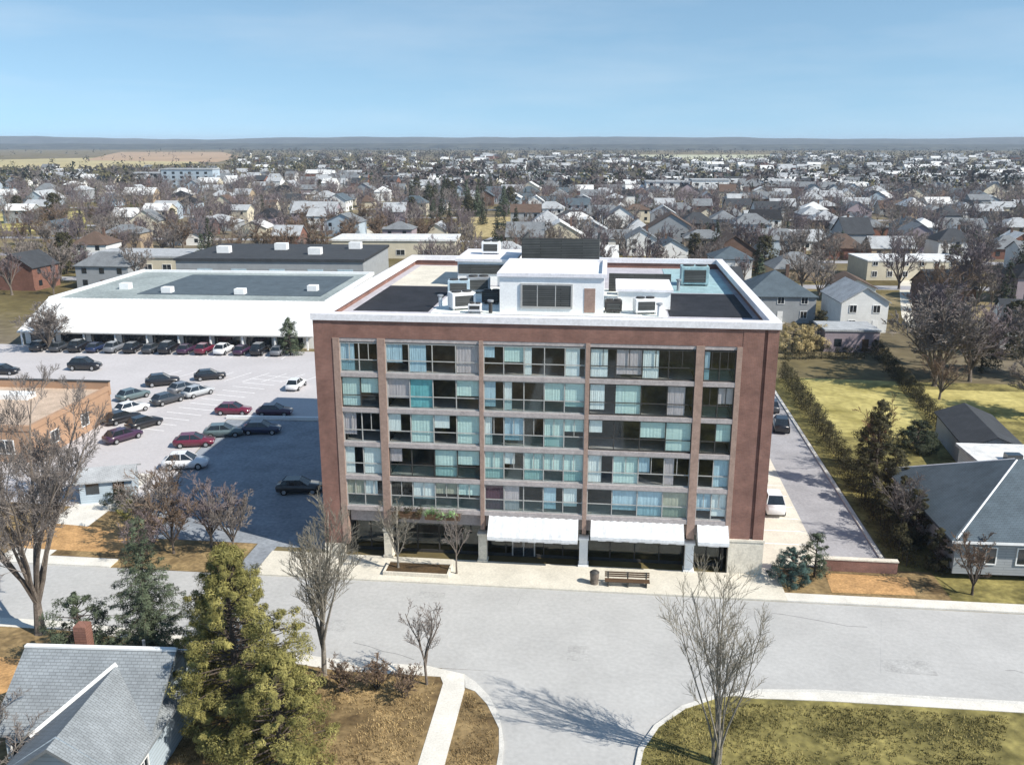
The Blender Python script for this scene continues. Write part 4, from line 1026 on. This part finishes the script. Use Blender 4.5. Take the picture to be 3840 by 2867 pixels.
carpx(454,811,R(26),'black','black car of the second row nearest the apartment block')
carpx(184,791,R(4),'black','black van alone on the open lot before the store left end','van')
carpx(8,800,R(5),'black','black car cut by the left picture edge')
carpx(420,953,R(15),'maroon','maroon car at the left edge of the shade toned asphalt')
carpx(484,932,R(15),'teal grey','teal grey car next to the maroon one on the shade toned asphalt')
carpx(505,885,R(4),'maroon','maroon car just behind the white kerb')
carpx(594,888,R(6),'plum','plum car behind the white kerb next to the maroon one')
carpx(566,926,R(8),'navy','navy car in shade on the shade toned asphalt against the white kerb')
carpx(402,1000,R(12),'white','white suv at the left edge of the shade toned asphalt','suv')
carpx(648,1052,R(8),'black','black car in the shade beside the apartment left wall')
carpx(640,830,R(90),'white','white car behind the apartment block left rear corner')
cols = ['black','charcoal','black','navy','grey','black','charcoal','black','plum','maroon','white','plum','black','grey']
ordn = ['first','second','third','fourth','fifth','sixth','seventh','eighth','ninth','tenth','eleventh','twelfth','thirteenth','fourteenth']
for i, cc in enumerate(cols):
    x = -69.0+i*3.05+rng.uniform(-.2,.2)
    car(x, 68.3+(x+50)*.03, R(90)+rng.uniform(-.04,.04), cc, '%s car, %s from the left in the row along the white store' % (cc, ordn[i]), ('suv','car','van','car','suv')[i%5])
car(38.2,13.6,R(90),'white','white van parked along the apartment block right wall','van')
car(38.0,21.5,R(90),'silver','silver car parked behind the white van by the apartment block')
car(38.0,29.6,R(90),'white','white car parked deepest along the apartment block right wall')
car(43.4,38.0,R(82),'black','black suv on the grey driveway close to the long hedge','suv')
car(43.6,46.0,R(85),'charcoal','charcoal car farthest up the grey driveway')
car(63.4,24.6,R(20),'white','white van between the shed and the white rear wing','van')

# ------------------------------------------------------------------ the town behind
def proj(x, y, z=0):
    dx, dy, dz = x-CAMX, y-CAMY, CAMZ-z; c, s = math.cos(.107), math.sin(.107)
    X = c*dx+s*dy; Y = -s*dx+c*dy; th = R(15.172)
    dep = Y*math.cos(th)+dz*math.sin(th); dn = dz*math.cos(th)-Y*math.sin(th)
    return (512+889.45*X/dep)*2213/1024, (382+889.45*dn/dep)*2213/1024
def zone(x, y):
    px, py = proj(x, y)
    if px < 250: c = 'at the far left'
    elif px < 800: c = 'beyond the white store'
    elif px < 1130: c = 'beyond the plant room'
    elif px < 1560: c = 'beyond the penthouse'
    elif px < 1900: c = 'beyond the hip roof'
    else: c = 'at the far right'
    d = 'in near rows ' if py > 505 else 'in middle rows ' if py > 425 else 'in farthest rows '
    return d, c
streets = [(140,'x')]
fp = []           # footprints already taken: (x, y, radius)
for o in list(COL.objects):
    if o.type == 'EMPTY' and o.parent is None and o.location.y > 40 and o.get('category') in ('house','building','warehouse','store','garage','shed'):
        fp.append((o.location.x, o.location.y, {'store':34,'warehouse':30}.get(o['category'], 17)))
fp += [(-50,92,32),(-40,110,25),(-62,110,25),(17,18,36),(56,50,26),(40,60,20)]
def free(x, y, r): return all((x-a)**2+(y-b_)**2 > (r+c)**2 for a, b_, c in fp)
used = set(); nh = 0; ntree = []
hr_ = random.Random(21)
wallw = ['white']*9+['cream']*3+['grey']*4+['red brick']*2+['tan']*2+['pale blue']*2+['brown brick']*2+['mauve']*2
roofw = ['charcoal']*3+['grey']*8+['pale grey']*9+['blue grey']*5+['brown']*2+['white']*4+['black']*1
shapes = ['side gabled','front gabled','hip roofed','side gabled','hip roofed','flat roofed']
rows = []
y = 132
while y < 760:
    rows.append(y); y += 27 if len(rows)%2 else 17+y*.012
street_y = [(rows[i]+rows[i+1])/2 for i in range(0, len(rows)-1, 2)]
far_spots = []
for ry in rows:
    x = -620
    while x < 620:
        x += hr_.uniform(15,21)*(1+max(0,ry-300)/1400)
        yy = ry+hr_.uniform(-3,3)+x*.035
        if not inview(x, yy, 1.06): continue
        px, py = proj(x, yy)
        if px < 480 and py < 372: continue                       # open field, top left
        if 800 < px < 1000 and 440 < py < 520 and hr_.random() < .7: continue
        dens = .88 if px > 1130 else .55 if px > 480 else .40
        if 960 < px < 1130 and py > 450: dens = .25
        if hr_.random() > dens: ntree.append((x, yy)); continue
        if not free(x, yy, 9): continue
        if nh >= 235: far_spots.append((x, yy)); continue
        dz, cz = zone(x, yy)
        pool = wallw if px > 1000 else wallw+['cream']*6+['tan']*4
        for k in range(40):
            sh = hr_.choice(shapes[:5] if hr_.random() < .93 else shapes); wa = hr_.choice(pool); ro = hr_.choice(roofw)
            if (sh, wa, ro, dz+cz) not in used: break
        used.add((sh, wa, ro, dz+cz))
        big = hr_.random() < .08
        w = hr_.uniform(8.5,13)*(1.5 if big else 1); d = hr_.uniform(7.5,10)*(1.2 if big else 1); h = hr_.choice((3.0,3.2,5.2,5.4,5.6))
        dist = math.hypot(x-CAMX, yy-CAMY)
        house('%s %s house with %s roof %s%s' % (wa, sh, ro, dz, cz), x, yy, w, d, h, .035+hr_.uniform(-.08,.08)+(math.pi/2 if hr_.random()<.25 else 0), sh, wa, ro, hr_.uniform(.45,.75), 1 if dist < 470 else 0, hr_.random()<.3, group='houses in the town behind')
        fp.append((x, yy, 3)); nh += 1
        for q in range(2):
            ntree.append((x+hr_.uniform(-11,11), yy+hr_.choice((-1,1))*hr_.uniform(7,12)))
for sy in street_y:
    bb = MB(); n = 24
    for i in range(n):
        xa = -520+1040*i/n; xb = -520+1040*(i+1)/n
        if not (inview(xa,sy,1.3) or inview(xb,sy,1.3)): continue
        if -95 < xa < 36 and sy < 215: continue
        bb.face([(xa,sy-3+xa*.035,.02),(xb,sy-3+xb*.035,.02),(xb,sy+3+xb*.035,.02),(xa,sy+3+xa*.035,.02)])
    if bb.f: tag(bb.build('road', M['drive']), kind='structure')
for sx in (118,215,-150,-20,330):
    bb = MB(); bb.face([(sx-3,215,.035),(sx+3,215,.035),(sx+3+60,760,.035),(sx-3+60,760,.035)])
    tag(bb.build('road', M['drive']), kind='structure')
# bare trees of the town
protos = []
for i, (bk, tw, h, sp, up) in enumerate((('bark','twig_grey',10.5,4.6,.55),('bark','twig_purple',11.5,4.4,.6),('bark','twig_brown',9.5,4.4,.5),('bark','twig_grey',9,3.4,.7),('bark_dark','twig_purple',12.5,5.4,.5))):
    protos.append(make_bare(200+i, bk, tw, h=h, spread=sp, fork=.18, limbs=8, sub=(7,6,4), up=up, trunk_r=.26, twig_r=.045))
pn = ['grey','mauve grey','brown','slim grey','tall mauve']
for i in range(900):
    yy = 130+ (hr_.random()**1.3)*620; xx = CAMX-.107*(yy-CAMY)+hr_.uniform(-.6,.6)*(yy-CAMY)
    px, py = proj(xx, yy)
    if px < 1130 or hr_.random() < .7: ntree.append((xx, yy))
ntree.sort(key=lambda p: p[1])
nb = 0; nleft = []
for (x, yy) in ntree:
    if not inview(x, yy, 1.03) or not free(x, yy, 2.5): continue
    px, py = proj(x, yy)
    if px < 480 and py < 352: continue
    if 1010 < px < 1130 and 455 < py < 515: continue
    if nb >= 286: nleft.append((x, yy)); continue
    if hr_.random() < .12 and yy < 420: nleft.append((x, yy)); continue
    i = hr_.choice((0,0,1,1,0,3,4)) if px > 1000 else hr_.choice((0,1,2,2,3,4))
    dz, cz = zone(x, yy)
    plant(protos[i], 'bare_tree', '%s bare tree among houses %s%s' % (pn[i], dz, cz), 'tree', x, yy, hr_.uniform(0,6.28), hr_.uniform(.65,1.05), group='%s bare trees %s%s' % (pn[i], dz, cz)); nb += 1
    fp.append((x, yy, 2))
# conifers of the town
cpro = [make_leafy(conifer_parts(301,12,2.8,n=16,per=7,leaf=.42,clump=.62,nleaf=14),'leaf_black'), make_leafy(conifer_parts(302,9,2.6,n=14,per=7,leaf=.40,clump=.6,nleaf=14),'leaf_dark'),
        make_leafy(lumpy_parts(303,8,3.0,lumps=60,nleaf=40,leaf=.42,clump=.8,shape=.7),'leaf_hedge')]
cn = ['blackish fir','dark spruce','dark broad evergreen']
spots = [(1075,520,0,.95,'left of two blackish firs beyond the apartment plant room'),(1115,520,0,.95,'right of two blackish firs beyond the apartment plant room'),(1500,565,2,1.0,'russet dark evergreen directly behind the apartment right parapet'),(1545,570,0,1.0,'blackish fir directly behind the apartment right parapet'),
  (120,480,2,1.5,'broad dark evergreen over the pale lawn at the far left'),(40,470,2,1.2,'dark evergreen at the left picture edge above the blue white house'),(145,590,2,1.3,'dark brown evergreen left of the low tan building'),(190,600,1,.9,'spruce beside the low tan building'),(440,585,1,1.1,'dark spruce at the right end of the low tan building'),(455,560,0,1.0,'fir between the tan building and the warehouse'),
  (1650,590,2,1.2,'dark evergreen left of the blue grey hip roof'),(1640,640,1,1.0,'dark spruce low beside the blue grey hip roof'),(1770,730,2,.6,'low dark evergreen before the blue grey hip roofed house'),(2165,700,0,1.0,'black fir at the right edge beyond the yellow lawns'),(2200,640,0,1.2,'tall black fir at the right picture edge'),(2120,800,2,.8,'dark evergreen over the tan lawn at the right edge'),(2185,770,2,1.1,'broad dark evergreen at the right edge above the bungalow'),(2060,590,2,.9,'dark evergreen behind the cream lane')]
for px, py, i, s, lab in spots:
    x, yy = G(px, py); plant(cpro[i], 'evergreen_tree', lab, 'tree', x, yy, hr_.uniform(0,6), s)
for i in range(26):                                               # the wooded knoll
    x, yy = G(hr_.uniform(890,1110), hr_.uniform(428,468))
    plant(cpro[i%3], 'evergreen_tree', '%s in the dark grove beyond the plant room' % cn[i%3], 'tree', x, yy, hr_.uniform(0,6), hr_.uniform(.8,1.5), group='%s grove trees' % cn[i%3])
k = 0
for n_ in range(400):
    yy = 150+hr_.random()*520; x = CAMX-.107*(yy-CAMY)+hr_.uniform(-.6,.6)*(yy-CAMY)
    px, py = proj(x, yy)
    if not inview(x, yy, 1.02) or not free(x, yy, 2.5) or (px < 480 and py < 352): continue
    i = hr_.choice((0,1,2)); dz, cz = zone(x, yy)
    plant(cpro[i], 'evergreen_tree', '%s among the houses %s%s' % (cn[i], dz, cz), 'tree', x, yy, hr_.uniform(0,6), hr_.uniform(.45,.95), group='%s trees %s%s' % (cn[i], dz, cz)); k += 1
    fp.append((x, yy, 2))
    if k >= 110: break
# landmarks in the distance
for (px, py, w, h, lab, wa) in ((415,405,38,13,'pale blue white apartment block between dark trees at the left horizon','pale blue'),(330,400,30,9,'grey long building below the tan field','grey'),(1440,425,26,9,'white tall building right of the dark grove','white'),(1530,425,22,10,'white gabled hall among the far right houses','white')):
    x, yy = G(px, py); t = thing('distant_block', lab, 'building', (x,yy,0), .05)
    a = MB(); a.box(-w/2,-7,0,w/2,7,h); a.build('wall', WM[wa], t)
    a = MB(); a.box(-w/2-.4,-7.4,h,w/2+.4,7.4,h+.8); a.build('roof', RM['pale grey'], t)
    for k_ in range(int(h//3)):
        for i in range(int(w//6)):
            a = MB(); xx = -w/2+3+i*6; a.box(xx-1,-7.1,1+k_*3,xx+1,-7.003,2.6+k_*3); a.build('window', M['darkglass'], t)

# ------------------------------------------------------------------ fields, hills and far woods
def pxsheet(name, pts, m, z):
    return sheet(name, [G(*p) for p in pts], z, m)
F1 = mat('pale_stubble_field',(.40,.34,.18),.95,.12,.006,scale2=.05)
F2 = mat('tan_ploughed_field',(.36,.25,.16),.95,.12,.006,scale2=.05)
F3 = mat('pale_green_field',(.42,.42,.30),.95,.12,.006,scale2=.05)
pxsheet('field', [(-60,372),(190,366),(430,352),(420,336),(-60,346)], F1, .05)
pxsheet('field', [(180,346),(470,350),(520,338),(480,328),(260,328)], F2, .08)
pxsheet('field', [(1385,348),(1665,348),(1668,334),(1400,334)], F3, .06)
pxsheet('field', [(1310,338),(1400,339),(1400,334),(1320,333)], F3, .06)
pxsheet('field', [(985,512),(1120,512),(1130,468),(1010,470)], M['leaf_tan'], .05)
pxsheet('lane', [(545,468),(690,478),(800,496),(815,512),(700,498),(560,484)], M['concrete'], .06)
pxsheet('lawn', [(-20,500),(190,498),(180,455),(-20,462)], M['lawn_yellow'], .06)
HILL = mat('wooded_hillside',(.022,.032,.034),.95,.35,.010,(.065,.068,.058),.04)
for k, (d0, d1, hh, seed) in enumerate(((3300,4300,30,1),(5200,7400,80,2))):
    hb = MB(); r_ = random.Random(seed); n = 70; m_ = 6
    pts = []
    for j in range(m_+1):
        dd = d0+(d1-d0)*j/m_; row = []
        for i in range(n+1):
            a = -.72+1.44*i/n-.107*-1*0
            x = CAMX-.107*dd+dd*math.tan(a)*.9; yy = dd
            f_ = math.sin(math.pi*.5*min(1,j/4))**1.3
            z = hh*f_*(.66+.30*noise2(x*.9+seed*900, yy, .0021)+.10*noise2(x, yy, .011))*(1.05-.18*max(0,(i-n*.55)/n*2)) + r_.uniform(-.6,.6)
            row.append((x,yy,z if j else -2))
        pts.append(row)
    for j in range(m_):
        for i in range(n): hb.face([pts[j][i],pts[j][i+1],pts[j+1][i+1],pts[j+1][i]])
    tag(hb.build('hills', HILL, smooth=True), kind='structure')
WOOD = [mat('far_grey_woods',(.075,.07,.062),.95,.3,.05), mat('far_mauve_woods',(.085,.07,.068),.95,.3,.05), mat('far_dark_conifers',(.025,.035,.028),.95,.3,.05), mat('far_olive_scrub',(.12,.11,.06),.95,.3,.05)]
wd = MB(); wr = random.Random(77)
def crown(mb, x, y, h, r, m, n):
    for _ in range(n):
        a = wr.uniform(0,6.28); e = wr.random(); rr_ = r*math.sqrt(1-(e-.35)**2*1.6 if abs(e-.35) < .7 else .3)*wr.uniform(.4,1)
        c = Vector((x+math.cos(a)*rr_, y+math.sin(a)*rr_, h*(.12+.88*e)))
        s = r*wr.uniform(.25,.55)
        mb.face([c+Vector((wr.uniform(-s,s),wr.uniform(-s,s),wr.uniform(-s,s))) for _ in range(3)], m)
spots2 = []
for i in range(9000):
    d = 560*(5.2**(wr.random()**.9)); x = CAMX-.107*d+wr.uniform(-.62,.62)*d; y = CAMY+d
    spots2.append((x,y))
def infield(px, py):
    return (px < 500 and 326 < py < 368) or (1385 < px < 1668 and 332 < py < 349)
for (x, y) in spots2:
    px, py = proj(x, y)
    if infield(px, py) and wr.random() < .96: continue
    if y < 900 and not free(x, y, 1): continue
    if noise2(x, y, .011) < -.30 and y < 2000: continue
    far = (y-CAMY)
    mm = wr.choice((0,0,1,1,1,2,3)) if px > 700 else wr.choice((0,0,1,2,3,3))
    if far > 1700: mm = wr.choice((0,2,2,1))
    h = wr.uniform(6,12)*(1.15 if mm == 2 else 1); crown(wd, x, y, h, h*wr.uniform(.3,.5)*(.7 if mm == 2 else 1)*(1+far/6000), mm, 26 if far < 900 else 16 if far < 1700 else 10)
tag(wd.build('distant_woods', WOOD), kind='stuff')
# bare trees past the individual ones, to 800 m
import numpy as np
def tree_mass(name, spots_, mk, mt, seed, **kw):
    vv = []; ff = []; mm_ = []; off = 0; q_ = random.Random(seed); pr = []
    for k in range(3):
        T, C = bare_tree_parts(seed+k, **kw)
        pr.append((np.array(T.v+C.v), np.array([f for f in T.f+[tuple(i+len(T.v) for i in f) for f in C.f] if len(f) == 4]), len(T.f)))
    for (x, y) in spots_:
        V, F_, nt__ = pr[q_.randrange(3)]; a = q_.uniform(0,6.28); sc_ = q_.uniform(.6,1.1); c_, s_ = math.cos(a)*sc_, math.sin(a)*sc_
        P = np.stack([V[:,0]*c_-V[:,1]*s_+x, V[:,0]*s_+V[:,1]*c_+y, V[:,2]*sc_], 1)
        vv.append(P); ff.append(F_+off); off += len(V)
    V = np.concatenate(vv); F_ = np.concatenate(ff)
    me = bpy.data.meshes.new(name); me.vertices.add(len(V)); me.vertices.foreach_set('co', V.ravel().astype(np.float32))
    me.loops.add(F_.size); me.loops.foreach_set('vertex_index', F_.ravel().astype(np.int32))
    me.polygons.add(len(F_)); me.polygons.foreach_set('loop_start', np.arange(0, F_.size, 4, dtype=np.int32))
    me.materials.append(M[mt]); me.update(calc_edges=True)
    o = bpy.data.objects.new(name, me); COL.objects.link(o); tag(o, kind='stuff')
mid = [p for p in nleft if p[1] < 800 and free(p[0], p[1], 1.2)]
for i in range(700):
    y = 330+470*wr.random(); x = CAMX-.107*(y-CAMY)+wr.uniform(-.6,.6)*(y-CAMY); px, py = proj(x, y)
    if free(x, y, 1.5) and not (px < 480 and py < 372): mid.append((x, y))
tree_mass('distant_bare_trees', mid[0::2], 'bark', 'twig_grey', 400, h=10.5, spread=4.4, fork=.18, limbs=6, sub=(5,5), up=.55, trunk_r=.24, twig_r=.075)
tree_mass('distant_bare_trees', mid[1::2], 'bark', 'twig_purple', 410, h=10.5, spread=4.4, fork=.18, limbs=6, sub=(5,5), up=.55, trunk_r=.24, twig_r=.075)
# houses past the individual ones
dh = MB(); hm = [WM['white'],WM['grey'],WM['cream'],RM['charcoal'],RM['grey'],RM['pale grey'],WM['red brick'],RM['white']]
for i in range(900):
    d = 640+1500*wr.random()**1.5; x = CAMX-.107*d+wr.uniform(-.6,.6)*d; y = CAMY+d
    px, py = proj(x, y)
    if infield(px, py) or not free(x, y, 9): continue
    if px < 1000 and wr.random() < .6: continue
    far_spots.append((x, y))
for (x, y) in far_spots:
    w = wr.uniform(8,16)*(2 if wr.random()<.06 else 1); d = wr.uniform(8,11); h = wr.choice((3.2,5.5,5.8)); a_ = wr.uniform(-.15,.15); wm = wr.choice((0,0,0,1,2,6)); rm = wr.choice((3,4,4,5,5,7))
    ca, sa = math.cos(a_), math.sin(a_)
    def T_(p): return (x+ca*p[0]-sa*p[1], y+sa*p[0]+ca*p[1], p[2])
    q = MB(); q.box(-w/2,-d/2,0,w/2,d/2,h,wm)
    q.face([(w/2,-d/2,h),(w/2,d/2,h),(w/2,0,h+d*.3)],wm); q.face([(-w/2,d/2,h),(-w/2,-d/2,h),(-w/2,0,h+d*.3)],wm)
    gable_roof(q, w, d, h+.06, .6, .3, .14, 'x', rm)
    n = len(dh.v); dh.v += [T_(v) for v in q.v]; dh.f += [tuple(n+k for k in f) for f in q.f]; dh.m += q.m
tag(dh.build('distant_houses', hm), kind='stuff')

# ------------------------------------------------------------------ grass on the near lawns
def inside(p, poly):
    x, y = p; c = False; j = len(poly)-1
    for i in range(len(poly)):
        xi, yi = poly[i]; xj, yj = poly[j]
        if (yi > y) != (yj > y) and x < (xj-xi)*(y-yi)/(yj-yi)+xi: c = not c
        j = i
    return c
def tufts(name, poly, n, m, seed, hh=.16):
    g = MB(); r_ = random.Random(seed); xs = [p[0] for p in poly]; ys = [p[1] for p in poly]; k = 0
    while k < n:
        x = r_.uniform(min(xs),max(xs)); y = r_.uniform(min(ys),max(ys)); k += 1
        if not inside((x,y), poly) or not inview(x, y, 1.1): continue
        if noise2(x, y, .9)+r_.uniform(-.5,.5) < -.15: continue
        for _ in range(4):
            a = r_.uniform(0,6.28); s = hh*r_.uniform(.5,1.3); px = x+r_.uniform(-.12,.12); py = y+r_.uniform(-.12,.12)
            g.face([(px-math.cos(a)*.03,py-math.sin(a)*.03,.1),(px+math.cos(a)*.03,py+math.sin(a)*.03,.1),(px+r_.uniform(-.1,.1),py+r_.uniform(-.1,.1),.1+s)])
    tag(g.build(name, m), kind='stuff')
tufts('grass', [(25.2,-22),(26.15,-19.9),(27.8,-18.1),(30,-17.2),(36.5,-16.9),(60,-16.6),(60,-36),(25,-36)], 26000, M['grassblade'], 1)
tufts('grass', [(-9,-16.5),(6,-16.6),(12.5,-16.8),(12.8,-36),(-9,-36)], 15000, M['grassbrown'], 2, .14)
tufts('grass', [(14.5,-36),(14.5,-17.8),(15.0,-18),(16.8,-21.2),(17.0,-36)], 3000, M['grassbrown'], 3, .12)

# ------------------------------------------------------------------ air
hz = MB(); hz.box(-8900,-290,-3,8900,8900,70)
HM = bpy.data.materials.new('pale_air'); HM.use_nodes = True
n_ = HM.node_tree; n_.nodes.remove(n_.nodes['Principled BSDF'])
pv = n_.nodes.new('ShaderNodeVolumePrincipled'); pv.inputs['Color'].default_value = (.70,.83,1,1); pv.inputs['Density'].default_value = .00010
n_.links.new(pv.outputs[0], n_.nodes['Material Output'].inputs['Volume'])
tag(hz.build('haze', HM), kind='stuff')
